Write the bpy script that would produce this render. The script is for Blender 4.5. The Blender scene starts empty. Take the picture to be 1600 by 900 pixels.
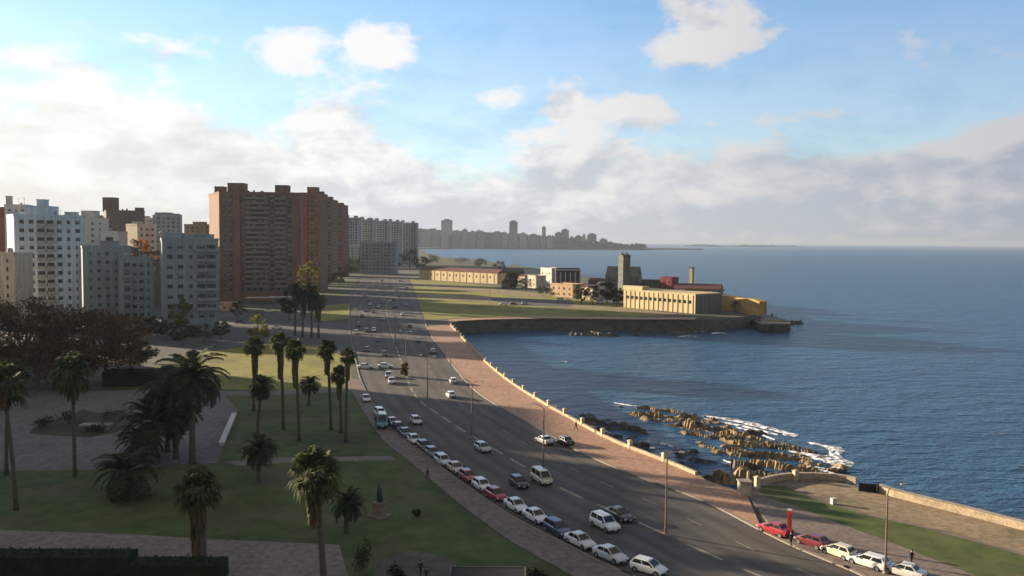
import bpy, bmesh, math, random
from math import sin, cos, pi, radians, atan2, sqrt, exp
from mathutils import Vector, Matrix, noise as mnoise, geometry as mgeo

random.seed(7)
SC = bpy.context.scene
COL = SC.collection
H = 34.0            # camera height above the park, metres
S = H / 32.0
FPX = 1331.0        # focal length in pixels of a 1600-wide frame
SEA = -5.5
PITCH = math.atan(73.0 / FPX)
ROLL = radians(0.45)
SUN_EL = radians(11)
SUN_AZ = atan2(-0.88, 0.47)      # measured from +Y towards +X

# ------------------------------------------------------------------ camera
fwd = Vector((0, cos(PITCH), -sin(PITCH)))
r0 = Vector((1, 0, 0)); u0 = Vector((0, sin(PITCH), cos(PITCH)))
rgt = r0 * cos(ROLL) + u0 * sin(ROLL)
upv = u0 * cos(ROLL) - r0 * sin(ROLL)
CAMP = Vector((0, 0, H))

def ray(px, py):
    return fwd + rgt * ((px - 800) / FPX) - upv * ((py - 450) / FPX)
def G(px, py, z=0.0):
    d = ray(px, py); t = (z - H) / d.z
    return CAMP + d * t
def AT(px, py, Y):
    d = ray(px, py); return CAMP + d * (Y / d.y)
def XY(px, Y):
    p = AT(px, 450, Y); return (p.x, p.y)

cam = bpy.data.cameras.new('camera'); camo = bpy.data.objects.new('camera', cam); COL.objects.link(camo)
cam.sensor_width = 36; cam.lens = 36 * FPX / 1600; cam.clip_start = 0.5; cam.clip_end = 120000
m = Matrix((rgt, upv, -fwd)).transposed().to_4x4(); m.translation = CAMP
camo.matrix_world = m
SC.camera = camo

# ------------------------------------------------------------------ materials
def nodes(m):
    m.use_nodes = True; nt = m.node_tree
    return nt, nt.nodes, nt.links, nt.nodes['Principled BSDF']
def rgb(c): return (c[0], c[1], c[2], 1)
_mats = {}
def mat(name, c, rough=.8, var=.25, scale=1.0, c2=None, bump=0, stretch=(1, 1, 1), spec=.3, metal=0, fine=None, coat=0, streak=0, patch=None):
    """noise-mottled surface: base colour c wandering towards c2"""
    if name in _mats: return _mats[name]
    m = bpy.data.materials.new(name); nt, N, L, b = nodes(m)
    b.inputs['Roughness'].default_value = rough
    b.inputs['Specular IOR Level'].default_value = spec
    b.inputs['Metallic'].default_value = metal
    b.inputs['Coat Weight'].default_value = coat
    b.inputs['Coat Roughness'].default_value = .08
    if var <= 0:
        b.inputs['Base Color'].default_value = rgb(c); _mats[name] = m; return m
    tc = N.new('ShaderNodeNewGeometry'); mp = N.new('ShaderNodeMapping'); L.new(tc.outputs['Position'], mp.inputs[0])
    mp.inputs['Scale'].default_value = stretch
    n = N.new('ShaderNodeTexNoise'); n.inputs['Scale'].default_value = scale; n.inputs['Detail'].default_value = 6; n.inputs['Roughness'].default_value = .62
    L.new(mp.outputs[0], n.inputs[0])
    r = N.new('ShaderNodeValToRGB'); L.new(n.outputs[0], r.inputs[0])
    c2 = c2 or tuple(x * (1 - var) for x in c); c1 = tuple(min(1, x * (1 + var * .6)) for x in c)
    r.color_ramp.elements[0].position = .3; r.color_ramp.elements[1].position = .72
    r.color_ramp.elements[0].color = rgb(c2); r.color_ramp.elements[1].color = rgb(c1)
    e = r.color_ramp.elements.new(.5); e.color = rgb(c)
    out = r.outputs[0]
    if fine:
        n2 = N.new('ShaderNodeTexNoise'); n2.inputs['Scale'].default_value = fine; n2.inputs['Detail'].default_value = 9; n2.inputs['Roughness'].default_value = .68; L.new(tc.outputs['Position'], n2.inputs[0])
        mr = N.new('ShaderNodeMapRange'); L.new(n2.outputs[0], mr.inputs[0]); mr.inputs[1].default_value = .3; mr.inputs[2].default_value = .7; mr.inputs[3].default_value = .6; mr.inputs[4].default_value = 1.4
        mx = N.new('ShaderNodeVectorMath'); mx.operation = 'SCALE'; L.new(out, mx.inputs[0]); L.new(mr.outputs[0], mx.inputs['Scale']); out = mx.outputs[0]
    if streak:      # rain streaks and grime down a wall
        m2 = N.new('ShaderNodeMapping'); m2.inputs['Scale'].default_value = (1.1, 1.1, .07); L.new(tc.outputs['Position'], m2.inputs[0]); n3 = N.new('ShaderNodeTexNoise'); n3.inputs['Scale'].default_value = 1; n3.inputs['Detail'].default_value = 5; L.new(m2.outputs[0], n3.inputs[0])
        mr = N.new('ShaderNodeMapRange'); L.new(n3.outputs[0], mr.inputs[0]); mr.inputs[1].default_value = .35; mr.inputs[2].default_value = .65; mr.inputs[3].default_value = 1 - streak; mr.inputs[4].default_value = 1 + streak * .4
        mx = N.new('ShaderNodeVectorMath'); mx.operation = 'SCALE'; L.new(out, mx.inputs[0]); L.new(mr.outputs[0], mx.inputs['Scale']); out = mx.outputs[0]
    if patch:       # worn bare patches
        n3 = N.new('ShaderNodeTexNoise'); n3.inputs['Scale'].default_value = .11; n3.inputs['Detail'].default_value = 8; n3.inputs['Roughness'].default_value = .7; L.new(tc.outputs['Position'], n3.inputs[0])
        mr = N.new('ShaderNodeMapRange'); L.new(n3.outputs[0], mr.inputs[0]); mr.inputs[1].default_value = .5; mr.inputs[2].default_value = .62; mr.inputs[4].default_value = .6
        mx = N.new('ShaderNodeMix'); mx.data_type = 'RGBA'; L.new(mr.outputs[0], mx.inputs[0]); L.new(out, mx.inputs[6]); mx.inputs[7].default_value = rgb(patch); out = mx.outputs[2]
    L.new(out, b.inputs['Base Color'])
    if bump:
        bp = N.new('ShaderNodeBump'); bp.inputs['Strength'].default_value = bump; bp.inputs['Distance'].default_value = .3
        L.new(n.outputs[0], bp.inputs['Height']); L.new(bp.outputs[0], b.inputs['Normal'])
    _mats[name] = m
    return m

def leafmat(name, c, c2, trans=.25, clump=.5):
    if name in _mats: return _mats[name]
    m = bpy.data.materials.new(name); nt, N, L, b = nodes(m)
    b.inputs['Roughness'].default_value = .85; b.inputs['Specular IOR Level'].default_value = .12
    g = N.new('ShaderNodeNewGeometry'); n = N.new('ShaderNodeTexNoise'); n.inputs['Scale'].default_value = clump; L.new(g.outputs['Position'], n.inputs[0])
    ad = N.new('ShaderNodeMath'); ad.operation = 'ADD'; L.new(n.outputs[0], ad.inputs[0])
    ml = N.new('ShaderNodeMath'); ml.operation = 'MULTIPLY_ADD'; L.new(g.outputs['Random Per Island'], ml.inputs[0]); ml.inputs[1].default_value = .6; ml.inputs[2].default_value = -.3
    L.new(ml.outputs[0], ad.inputs[1])
    r = N.new('ShaderNodeValToRGB'); L.new(ad.outputs[0], r.inputs[0])
    r.color_ramp.elements[0].position = .25; r.color_ramp.elements[1].position = .8
    r.color_ramp.elements[0].color = rgb(c2); r.color_ramp.elements[1].color = rgb(c)
    L.new(r.outputs[0], b.inputs['Base Color'])
    t = N.new('ShaderNodeBsdfTranslucent'); L.new(r.outputs[0], t.inputs[0]); mx = N.new('ShaderNodeMixShader'); mx.inputs[0].default_value = trans
    L.new(b.outputs[0], mx.inputs[1]); L.new(t.outputs[0], mx.inputs[2]); L.new(mx.outputs[0], N['Material Output'].inputs[0])
    _mats[name] = m
    return m

def paint(name, c, rough=.28):
    return mat(name, c, rough=rough, var=.06, scale=3, spec=.5, coat=.6)

ASPHALT = mat('asphalt', (.075, .072, .07), .85, .28, .12, bump=0, stretch=(1, .35, 1), fine=.45)
CITYGROUND = mat('city_ground', (.075, .075, .065), .95, .5, .02, c2=(.05, .06, .03), fine=.4)
LAWN = mat('lawn_grass', (.062, .085, .02), .95, .5, .05, c2=(.04, .05, .013), fine=.35, patch=(.11, .09, .05))
SCRUB = mat('coastal_scrub', (.05, .052, .028), .95, .6, .03, c2=(.022, .028, .014), fine=.5)
SUNLAWN = mat('sunlit_lawn_grass', (.19, .18, .028), .95, .4, .04, c2=(.08, .09, .018), fine=.3, patch=(.19, .145, .06))  # yellower, brighter lawn colour: sunlight on the grass is painted in
PARKPATH = mat('park_paving', (.18, .145, .12), .9, .22, .15, fine=1.2)
PLAZA = mat('plaza_paving', (.135, .125, .108), .9, .22, .12, fine=.9)
PROM = mat('promenade_paving', (.35, .21, .14), .85, .2, .12, fine=1.1)
SIDEWALK = mat('sidewalk_paving', (.17, .135, .115), .9, .22, .2, fine=1.2)
KERB = mat('kerb_stone', (.26, .22, .18), .8, .2, .8)
SANDY = mat('beige_paving', (.23, .175, .11), .92, .35, .12, c2=(.13, .115, .065), fine=1)
PAINTLINE = mat('road_paint', (.30, .26, .18), .8, .5, .9)
SEASTONE = mat('seawall_stone', (.11, .10, .085), .9, .5, .3, stretch=(1, 1, 2.5), bump=.5)
ROCK = mat('reef_rock', (.20, .145, .075), .85, .6, .45, c2=(.025, .027, .017), bump=.9, fine=.9)
DARKROCK = mat('wet_rock', (.07, .06, .045), .6, .6, .3, c2=(.018, .018, .015), bump=.9, fine=1.5)
BARK = mat('bark', (.11, .085, .06), .95, .4, 2, stretch=(1, 1, .3))
PALMBARK = mat('palm_bark', (.10, .085, .065), .95, .4, 3, stretch=(.3, .3, 2))
DEADFROND = leafmat('dead_frond', (.17, .125, .065), (.07, .05, .03), .15, 1.5)
PALMLEAF = leafmat('palm_leaf', (.085, .10, .035), (.022, .032, .012), .2, .8)
DATELEAF = leafmat('date_palm_leaf', (.055, .072, .03), (.016, .024, .011), .15, .8)
BROWNLEAF = leafmat('autumn_brown_leaf', (.19, .12, .06), (.07, .048, .026), .25, .35)
ORANGELEAF = leafmat('autumn_orange_leaf', (.42, .17, .035), (.16, .07, .02), .3, .4)
GREENLEAF = leafmat('green_leaf', (.06, .08, .025), (.018, .03, .01), .22, .4)
LIMELEAF = leafmat('yellow_green_leaf', (.20, .20, .035), (.09, .10, .02), .35, .5)
DARKLEAF = leafmat('dark_leaf', (.03, .042, .018), (.01, .016, .008), .15, .4)
GLASS = mat('window_glass', (.02, .023, .028), .15, 0, spec=.3)
CARGLASS = mat('car_glass', (.012, .015, .02), .06, 0, spec=.6)
TYRE = mat('tyre_rubber', (.012, .012, .013), .8, 0)
RIM = mat('wheel_rim', (.35, .35, .36), .35, 0, metal=.7)
LAMPCLEAR = mat('headlight_glass', (.6, .6, .58), .15, 0, spec=.6)
LAMPRED = mat('tail_light_plastic', (.35, .015, .01), .25, 0)
PLATE = mat('number_plate', (.6, .6, .58), .5, 0)
TRIM = mat('black_trim', (.02, .02, .021), .5, 0)
POST = mat('post_paint', (.16, .115, .09), .6, .2, 1)
METAL = mat('grey_metal', (.3, .3, .31), .5, .15, 1)
WHITEWALL = mat('white_render', (.5, .48, .45), .85, .14, .25, stretch=(1, 1, .3))
SKIN = mat('skin', (.45, .28, .2), .6, 0)

# ------------------------------------------------------------------ mesh helper
class MB:
    def __init__(s): s.v = []; s.f = []; s.mi = []; s.cur = 0
    def add(s, vs, fs):
        b = len(s.v); s.v += [tuple(v) for v in vs]; s.f += [tuple(b + i for i in f) for f in fs]; s.mi += [s.cur] * len(fs)
    def box(s, c, d, rz=0, taper=1.0):
        x, y, z = d[0] / 2, d[1] / 2, d[2] / 2; ca, sa = cos(rz), sin(rz); vs = []
        for dz, k in ((-z, 1), (z, taper)):
            for dx, dy in ((-x, -y), (x, -y), (x, y), (-x, y)):
                dx *= k; dy *= k
                vs.append((c[0] + dx * ca - dy * sa, c[1] + dx * sa + dy * ca, c[2] + dz))
        s.add(vs, [(3, 2, 1, 0), (4, 5, 6, 7), (0, 1, 5, 4), (1, 2, 6, 5), (2, 3, 7, 6), (3, 0, 4, 7)])
    def prism(s, poly, z0, z1, bottom=True):
        n = len(poly)
        if sum(poly[i][0] * poly[(i + 1) % n][1] - poly[(i + 1) % n][0] * poly[i][1] for i in range(n)) < 0: poly = poly[::-1]
        b = [(p[0], p[1], z0) for p in poly] + [(p[0], p[1], z1) for p in poly]
        fs = [tuple(range(n, 2 * n))] + ([tuple(range(n - 1, -1, -1))] if bottom else [])
        fs += [(i, (i + 1) % n, n + (i + 1) % n, n + i) for i in range(n)]
        s.add(b, fs)
    def sheet(s, poly, z):
        n = len(poly)
        if sum(poly[i][0] * poly[(i + 1) % n][1] - poly[(i + 1) % n][0] * poly[i][1] for i in range(n)) < 0: poly = poly[::-1]
        s.add([(p[0], p[1], z) for p in poly], [tuple(range(n))])
    def tube(s, pts, rad, n=8, cap=True):
        pts = [Vector(p) for p in pts]; rings = []; vs = []
        for i, p in enumerate(pts):
            t = (pts[min(i + 1, len(pts) - 1)] - pts[max(i - 1, 0)]).normalized()
            a = t.cross(Vector((0, 1, 0)) if abs(t.y) < .9 else Vector((1, 0, 0))).normalized(); b = t.cross(a)
            r = rad[i] if hasattr(rad, '__len__') else rad
            for k in range(n):
                q = 2 * pi * k / n; vs.append(p + a * (r * cos(q)) + b * (r * sin(q)))
        fs = []
        for i in range(len(pts) - 1):
            for k in range(n):
                k2 = (k + 1) % n; fs.append((i * n + k, i * n + k2, (i + 1) * n + k2, (i + 1) * n + k))
        if cap: fs += [tuple(range(n - 1, -1, -1)), tuple(range((len(pts) - 1) * n, len(pts) * n))]
        s.add(vs, fs)
    def quad(s, a, b, c, d): s.add([a, b, c, d], [(0, 1, 2, 3)])
    def lathe(s, prof, n=12, c=(0, 0, 0)):
        vs = [(c[0] + r * cos(2 * pi * k / n), c[1] + r * sin(2 * pi * k / n), c[2] + z) for r, z in prof for k in range(n)]
        fs = [(i * n + k, i * n + (k + 1) % n, (i + 1) * n + (k + 1) % n, (i + 1) * n + k) for i in range(len(prof) - 1) for k in range(n)]
        fs += [tuple(range(n - 1, -1, -1)), tuple(range((len(prof) - 1) * n, len(prof) * n))]
        s.add(vs, fs)
    def mesh(s, name, mats, smooth=False):
        me = bpy.data.meshes.new(name); me.from_pydata(s.v, [], s.f)
        for m in (mats if isinstance(mats, (list, tuple)) else [mats]): me.materials.append(m)
        if any(s.mi): me.polygons.foreach_set('material_index', s.mi)
        if smooth: me.polygons.foreach_set('use_smooth', [True] * len(s.f))
        me.update(); return me
    def build(s, name, mats, parent=None, smooth=False, loc=None, rz=0):
        return inst(s.mesh(name, mats, smooth), name, parent, loc, rz)

def inst(me, name, parent=None, loc=None, rz=0):
    o = bpy.data.objects.new(name, me); COL.objects.link(o)
    if parent: o.parent = parent
    if loc is not None: o.location = loc
    if rz: o.rotation_euler = (0, 0, rz)
    return o
def tag(o, label, cat, group=None):
    o['label'] = label; o['category'] = cat
    if group: o['group'] = group
    return o
def thing(name, label, cat, loc=(0, 0, 0), rz=0, group=None):
    o = bpy.data.objects.new(name, None); COL.objects.link(o); o.location = loc; o.rotation_euler = (0, 0, rz); o.empty_display_size = .5
    return tag(o, label, cat, group)
def struct(name, mb, m, smooth=False):
    o = mb.build(name, m, smooth=smooth); o['kind'] = 'structure'; return o
def stuff(o): o['kind'] = 'stuff'; return o
def copy_tree(root):
    r = root.copy(); COL.objects.link(r)
    for ch in root.children:
        c = ch.copy(); COL.objects.link(c); c.parent = r
        for g in ch.children:
            d = g.copy(); COL.objects.link(d); d.parent = c
    return r

def spline(pts, step=4.0):
    """Catmull-Rom through world points, resampled"""
    pts = [Vector((p[0], p[1], 0)) for p in pts]; P = [pts[0] * 2 - pts[1]] + pts + [pts[-1] * 2 - pts[-2]]; out = []
    for i in range(1, len(P) - 2):
        a, b, c, d = P[i - 1:i + 3]; n = max(2, min(40, int((c - b).length / step)))
        for k in range(n):
            t = k / n; out.append(.5 * ((2 * b) + (c - a) * t + (2 * a - 5 * b + 4 * c - d) * t * t + (3 * b - a - 3 * c + d) * t ** 3))
    out.append(pts[-1]); return out
def gp(px): return [G(*p) for p in px]
def at_len(pts, s):
    for a, b in zip(pts, pts[1:]):
        l = (b - a).length
        if s <= l: return a + (b - a) * (s / l), (b - a).normalized()
        s -= l
    d = (pts[-1] - pts[-2]).normalized(); return pts[-1] + d * s, d
def plen(pts): return sum((b - a).length for a, b in zip(pts, pts[1:]))
def offset(pts, d):
    out = []
    for i, p in enumerate(pts):
        t = (pts[min(i + 1, len(pts) - 1)] - pts[max(i - 1, 0)]).normalized(); out.append(p + Vector((-t.y, t.x, 0)) * d)
    return out
def ribbon(mb, L, R, z):
    for i in range(len(L) - 1):
        mb.quad((R[i].x, R[i].y, z), (R[i + 1].x, R[i + 1].y, z), (L[i + 1].x, L[i + 1].y, z), (L[i].x, L[i].y, z))
SKY_STRENGTH = .085; SUN_STRENGTH = 5.0; HAZE = 6.5e-5; EXPOSURE = 1.6; CLOUD_STRENGTH = .355; VEIL = (0.06, .6)
# cloud masses: direction given by where they stand in the photograph, size and weight
BLOBS = [(190, 130, 120, 80, .55), (110, 225, 300, 95, .75), (330, 250, 300, 85, .78), (560, 235, 280, 85, .74), (880, 225, 200, 110, .78), (445, 72, 85, 55, .95), (590, 68, 85, 48, .75), (1090, 50, 125, 80, 1.05), (895, 150, 70, 55, .6), (1012, 168, 75, 45, .65), (500, 185, 95, 50, .5), (1110, 285, 330, 80, .8), (1430, 290, 300, 75, .85), (1680, 300, 260, 90, .9), (1430, 258, 80, 36, .55), (1510, 200, 170, 34, .42), (800, 345, 1500, 95, 1.1), (50, 90, 110, 32, .5), (280, 80, 80, 50, .5), (1290, 182, 260, 26, .42), (-300, 200, 420, 220, .75), (1900, 270, 330, 130, .8), (950, -700, 600, 200, .6), (770, 145, 60, 40, .4)]
CLOUD_LIT = [(0, (.95, .94, .91)), (.45, (.92, .91, .89)), (.75, (.68, .66, .66)), (1, (.56, .55, .58))]
CLOUD_SHADE = [(0, (.84, .81, .76)), (.35, (.64, .66, .70)), (.7, (.50, .53, .59)), (1, (.36, .40, .47))]
# ------------------------------------------------------------------ setting: sea, land, roads
SHORE_PX = [(703, 506), (735, 540), (765, 570), (800, 598), (850, 630), (900, 658), (950, 685), (1000, 706), (1050, 725), (1092, 743)]
SHORE = spline(gp(SHORE_PX), 3)
EAST_PX = [(1104, 752), (1166, 772), (1180, 757), (1245, 747), (1305, 749), (1400, 775), (1500, 800), (1600, 826)]
EAST = gp(EAST_PX)
edir = (EAST[-1] - EAST[-2]).normalized()
east_end = EAST[-1] + edir * 260
SHOREALL = SHORE + EAST + [east_end]
COVE = gp([(1190, 482), (1189, 492), (1150, 496), (1117, 499), (1085, 499), (1000, 499), (850, 497), (760, 499), (718, 501)])
FARSIDE = [G(652, 389), G(666, 394), G(688, 401), G(720, 404), G(755, 405.5), G(776, 411), G(796, 419), G(816, 427), G(850, 431), G(905, 434), G(985, 438), G(1040, 441), G(1130, 457)]
far_land = [(780, 4750), (640, 4300), (300, 4350), (0, 4300), (-300, 4250), (-430, 4000)]
land_poly = [(p.x, p.y) for p in SHOREALL][::-1]
land_poly = [(p.x, p.y) for p in FARSIDE] + [(p.x, p.y) for p in COVE] + [(p.x, p.y) for p in SHOREALL] + [(east_end.x + 60, -400), (-4000, -400), (-4000, 7000), (600, 7000), (1100, 4900)] + far_land
mb = MB(); mb.prism(land_poly, SEA - 4, 0, bottom=False)
# top face = ground, sides = stone sea wall
mb.mi = [0] + [1] * (len(mb.f) - 1)
struct('ground', mb, [CITYGROUND, SEASTONE])

WATER = bpy.data.materials.new('sea_water'); nt, N, L, b = nodes(WATER)
b.inputs['Base Color'].default_value = (.02, .065, .11, 1); b.inputs['Roughness'].default_value = .3; b.inputs['Specular Tint'].default_value = (.42, .70, 1.0, 1); b.inputs['IOR'].default_value = 1.333; b.inputs['Specular IOR Level'].default_value = .55
g = N.new('ShaderNodeNewGeometry')
def wave(scale, detail, stretch, rot):
    mp = N.new('ShaderNodeMapping'); mp.inputs['Scale'].default_value = stretch; mp.inputs['Rotation'].default_value = (0, 0, rot); L.new(g.outputs['Position'], mp.inputs[0])
    n = N.new('ShaderNodeTexNoise'); n.inputs['Scale'].default_value = scale; n.inputs['Detail'].default_value = detail; n.inputs['Roughness'].default_value = .6; L.new(mp.outputs[0], n.inputs[0]); return n.outputs[0]
w1 = wave(.09, 6, (1, 2.2, 1), .5); w2 = wave(.5, 4, (1, 1.7, 1), .2)
ad = N.new('ShaderNodeMath'); ad.operation = 'MULTIPLY_ADD'; L.new(w2, ad.inputs[0]); ad.inputs[1].default_value = .22; L.new(w1, ad.inputs[2])
bp = N.new('ShaderNodeBump'); bp.inputs['Strength'].default_value = 1; bp.inputs['Distance'].default_value = 4.0; L.new(ad.outputs[0], bp.inputs['Height']); L.new(bp.outputs[0], b.inputs['Normal'])
w3 = wave(.006, 4, (1, 3, 1), .3)
rp = N.new('ShaderNodeValToRGB'); L.new(w3, rp.inputs[0]); rp.color_ramp.elements[0].position = .35; rp.color_ramp.elements[1].position = .7
rp.color_ramp.elements[0].color = (.018, .075, .16, 1); rp.color_ramp.elements[1].color = (.025, .09, .175, 1); L.new(rp.outputs[0], b.inputs['Base Color'])
mb = MB(); mb.sheet([(-30000, -2000), (30000, -2000), (30000, 34000), (-30000, 34000)], SEA); struct('sea', mb, WATER)

# road
RK_PX = [(1390, 918), (1330, 890), (1250, 857), (1190, 828), (1145, 804), (1100, 782), (1050, 763), (1000, 745), (950, 725), (900, 702), (850, 673), (800, 645), (745, 611), (708, 570), (690, 545), (677, 528), (665, 505), (655, 480), (648, 460), (640, 440), (630, 425), (618, 413)]
LK_PX = [(1035, 918), (990, 900), (940, 879), (880, 848), (800, 807), (740, 767), (690, 730), (640, 690), (600, 655), (578, 622), (563, 590), (556, 560), (549, 530), (546, 500), (548, 470), (553, 450), (567, 430), (590, 413)]
def ext(pts, n=60):
    d = (pts[0] - pts[1]).normalized(); return [pts[0] + d * n] + pts
RK = spline(ext(gp(RK_PX)), 4); LK = spline(ext(gp(LK_PX)), 4)
NR = 150; tR, tL = plen(RK), plen(LK)
mb = MB(); rr = [at_len(RK, tR * i / NR)[0] for i in range(NR + 1)]; ll = [at_len(LK, tL * i / NR)[0] for i in range(NR + 1)]
NX = 6
mb.add([(*(rr[i].lerp(ll[i], k / NX))[:2], .02) for i in range(NR + 1) for k in range(NX + 1)], [(i * (NX + 1) + k, i * (NX + 1) + k + 1, (i + 1) * (NX + 1) + k + 1, (i + 1) * (NX + 1) + k)[::-1] for i in range(NR) for k in range(NX)])
# asphalt worn lane by lane: u runs across the road, v along it in metres
ROADM = bpy.data.materials.new('worn_asphalt'); nt, N, L, b = nodes(ROADM); b.inputs['Roughness'].default_value = .85; b.inputs['Specular IOR Level'].default_value = .25
uv = N.new('ShaderNodeUVMap'); uv.uv_map = 'UVMap'
def rnoise(sc, stretch, det=6):
    mp = N.new('ShaderNodeMapping'); mp.inputs['Scale'].default_value = stretch; L.new(uv.outputs[0], mp.inputs[0]); n = N.new('ShaderNodeTexNoise'); n.inputs['Scale'].default_value = sc; n.inputs['Detail'].default_value = det; n.inputs['Roughness'].default_value = .65; L.new(mp.outputs[0], n.inputs[0]); return n.outputs[0]
def rng(x, a, b_, c, d):
    mr = N.new('ShaderNodeMapRange'); L.new(x, mr.inputs[0])
    for i, v in enumerate((a, b_, c, d)): mr.inputs[i + 1].default_value = v
    return mr.outputs[0]
def mul(a, b_):
    n = N.new('ShaderNodeMath'); n.operation = 'MULTIPLY'; L.new(a, n.inputs[0]); L.new(b_, n.inputs[1]); return n.outputs[0]
wv = N.new('ShaderNodeTexWave'); wv.wave_type = 'BANDS'; wv.bands_direction = 'X'; wv.inputs['Scale'].default_value = .5; wv.inputs['Distortion'].default_value = .6; wv.inputs['Detail'].default_value = 3; mpw = N.new('ShaderNodeMapping'); mpw.inputs['Scale'].default_value = (8 * 2 * pi / 10, .02, 1); L.new(uv.outputs[0], mpw.inputs[0]); L.new(mpw.outputs[0], wv.inputs[0])
tone = mul(rng(wv.outputs[0], 0, 1, .86, 1.1), rng(rnoise(1, (14, .06, 1)), .3, .7, .78, 1.2))
tone = mul(tone, rng(rnoise(1, (26, .9, 1), 8), .3, .7, .86, 1.12))
bk = N.new('ShaderNodeTexBrick'); bk.inputs['Scale'].default_value = 1; bk.inputs['Brick Width'].default_value = 9.; bk.inputs['Row Height'].default_value = 3.3; bk.inputs['Mortar Size'].default_value = .02; bk.inputs['Color1'].default_value = (.84, .84, .84, 1); bk.inputs['Color2'].default_value = (1.1, 1.1, 1.1, 1); bk.inputs['Mortar'].default_value = (.75, .75, .75, 1); bk.offset = .37
mpb = N.new('ShaderNodeMapping'); mpb.inputs['Scale'].default_value = (26, 1, 1); mpb.inputs['Rotation'].default_value = (0, 0, pi / 2); L.new(uv.outputs[0], mpb.inputs[0]); L.new(mpb.outputs[0], bk.inputs[0])
pk = N.new('ShaderNodeSeparateColor'); L.new(bk.outputs[0], pk.inputs[0]); tone = mul(tone, pk.outputs[0])
vm = N.new('ShaderNodeVectorMath'); vm.operation = 'SCALE'; vm.inputs[0].default_value = (.097, .088, .079); L.new(tone, vm.inputs['Scale']); L.new(vm.outputs[0], b.inputs['Base Color'])
ro = struct('road', mb, ROADM); ul = ro.data.uv_layers.new(name='UVMap')
for lp in ro.data.loops:
    i, k = divmod(lp.vertex_index, NX + 1); ul.data[lp.index].uv = (k / NX, tR * i / NR)
# city streets running off to the left
mb = MB()
mb.sheet([tuple(G(*p)[:2]) for p in [(556, 558), (549, 530), (545, 508), (470, 500), (380, 505), (250, 520), (235, 560), (330, 545), (430, 534), (500, 540)]], .012)
mb.sheet([tuple(G(*p)[:2]) for p in [(548, 470), (550, 455), (480, 440), (430, 446), (340, 490), (330, 505), (440, 472), (500, 452)]], .012)
mb.sheet([tuple(G(*p)[:2]) for p in [(560, 437), (567, 430), (520, 424), (470, 430), (470, 434), (520, 430)]], .012)
struct('side_street', mb, ASPHALT)

# promenade between road and sea
SHP = SHORE + gp([(1104, 752), (1166, 772)])
mb = MB()
prom_r = [(p.x, p.y) for p in SHP]
k0 = min(range(len(RK)), key=lambda i: (RK[i] - G(1200, 833)).length); k1 = min(range(len(RK)), key=lambda i: (RK[i] - G(668, 510)).length)
prom_l = [(p.x, p.y) for p in RK[k0:k1 + 1]]
poly = prom_l + prom_r
mb.prism(poly, .0, .13, bottom=False); struct('promenade', mb, PROM)
# kerb of the promenade and of the park pavement: a raised stone line
def kerb(name, pts, w=.35, h=.15, side=1):
    mb = MB(); A = offset(pts, 0); B = offset(pts, w * side)
    for i in range(len(A) - 1):
        a, b2, c, d = A[i], A[i + 1], B[i + 1], B[i]
        vs = [(p.x, p.y, z) for z in (0, h) for p in (a, b2, c, d)]
        mb.add(vs, [(4, 5, 6, 7), (0, 1, 5, 4), (2, 3, 7, 6)] if side > 0 else [(7, 6, 5, 4), (4, 5, 1, 0), (6, 7, 3, 2)])
    return struct(name, mb, KERB)
kerb('kerb', RK[:k1 + 8], .45, .16, 1)
kerb('kerb', LK, .22, .14, 1)
# park pavement
mb = MB(); kk = [p for p in LK if p.y < G(0, 590).y]
O = offset(kk, .5); OO = spline(ext(gp([(930, 918), (880, 893), (800, 848), (740, 805), (690, 765), (640, 722), (600, 690), (572, 650), (548, 610), (538, 590)])), 4)
LKin = offset(LK, .3)
kk = [p for p in LKin if p.y < G(0, 590).y]
# LK runs away from the camera: its left side is the park
mb = MB(); mb.prism([(p.x, p.y) for p in offset([q for q in LK if q.y < G(0, 590).y], .31)] + [(p.x, p.y) for p in OO[::-1]], 0, .13, bottom=False)
struct('sidewalk', mb, SIDEWALK)

# lawns
def sheet(name, m, px, z): 
    mb = MB(); mb.sheet([tuple(G(*p)[:2]) for p in px], z); return struct(name, mb, m)
nearL = [(p.x, p.y) for p in OO]
pl = MB(); pl.sheet(nearL + [tuple(G(*p)[:2]) for p in [(500, 560), (420, 540), (300, 552), (230, 575), (0, 590), (-300, 600), (-420, 760)]] + [(-60, 20)], .008)
struct('lawn', pl, LAWN)
sheet('lawn', SUNLAWN, [(262, 606), (258, 578), (300, 553), (345, 547), (430, 535), (500, 541), (548, 560), (550, 600), (500, 612)], .014)
sheet('lawn', LAWN, [(478, 466), (545, 462), (546, 455), (490, 452)], .02)
sheet('lawn', SUNLAWN, [(500, 502), (546, 498), (548, 474), (505, 478), (490, 490)], .02)
sheet('lawn', LAWN, [(500, 448), (553, 449), (560, 440), (540, 436), (490, 440)], .02)
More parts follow.
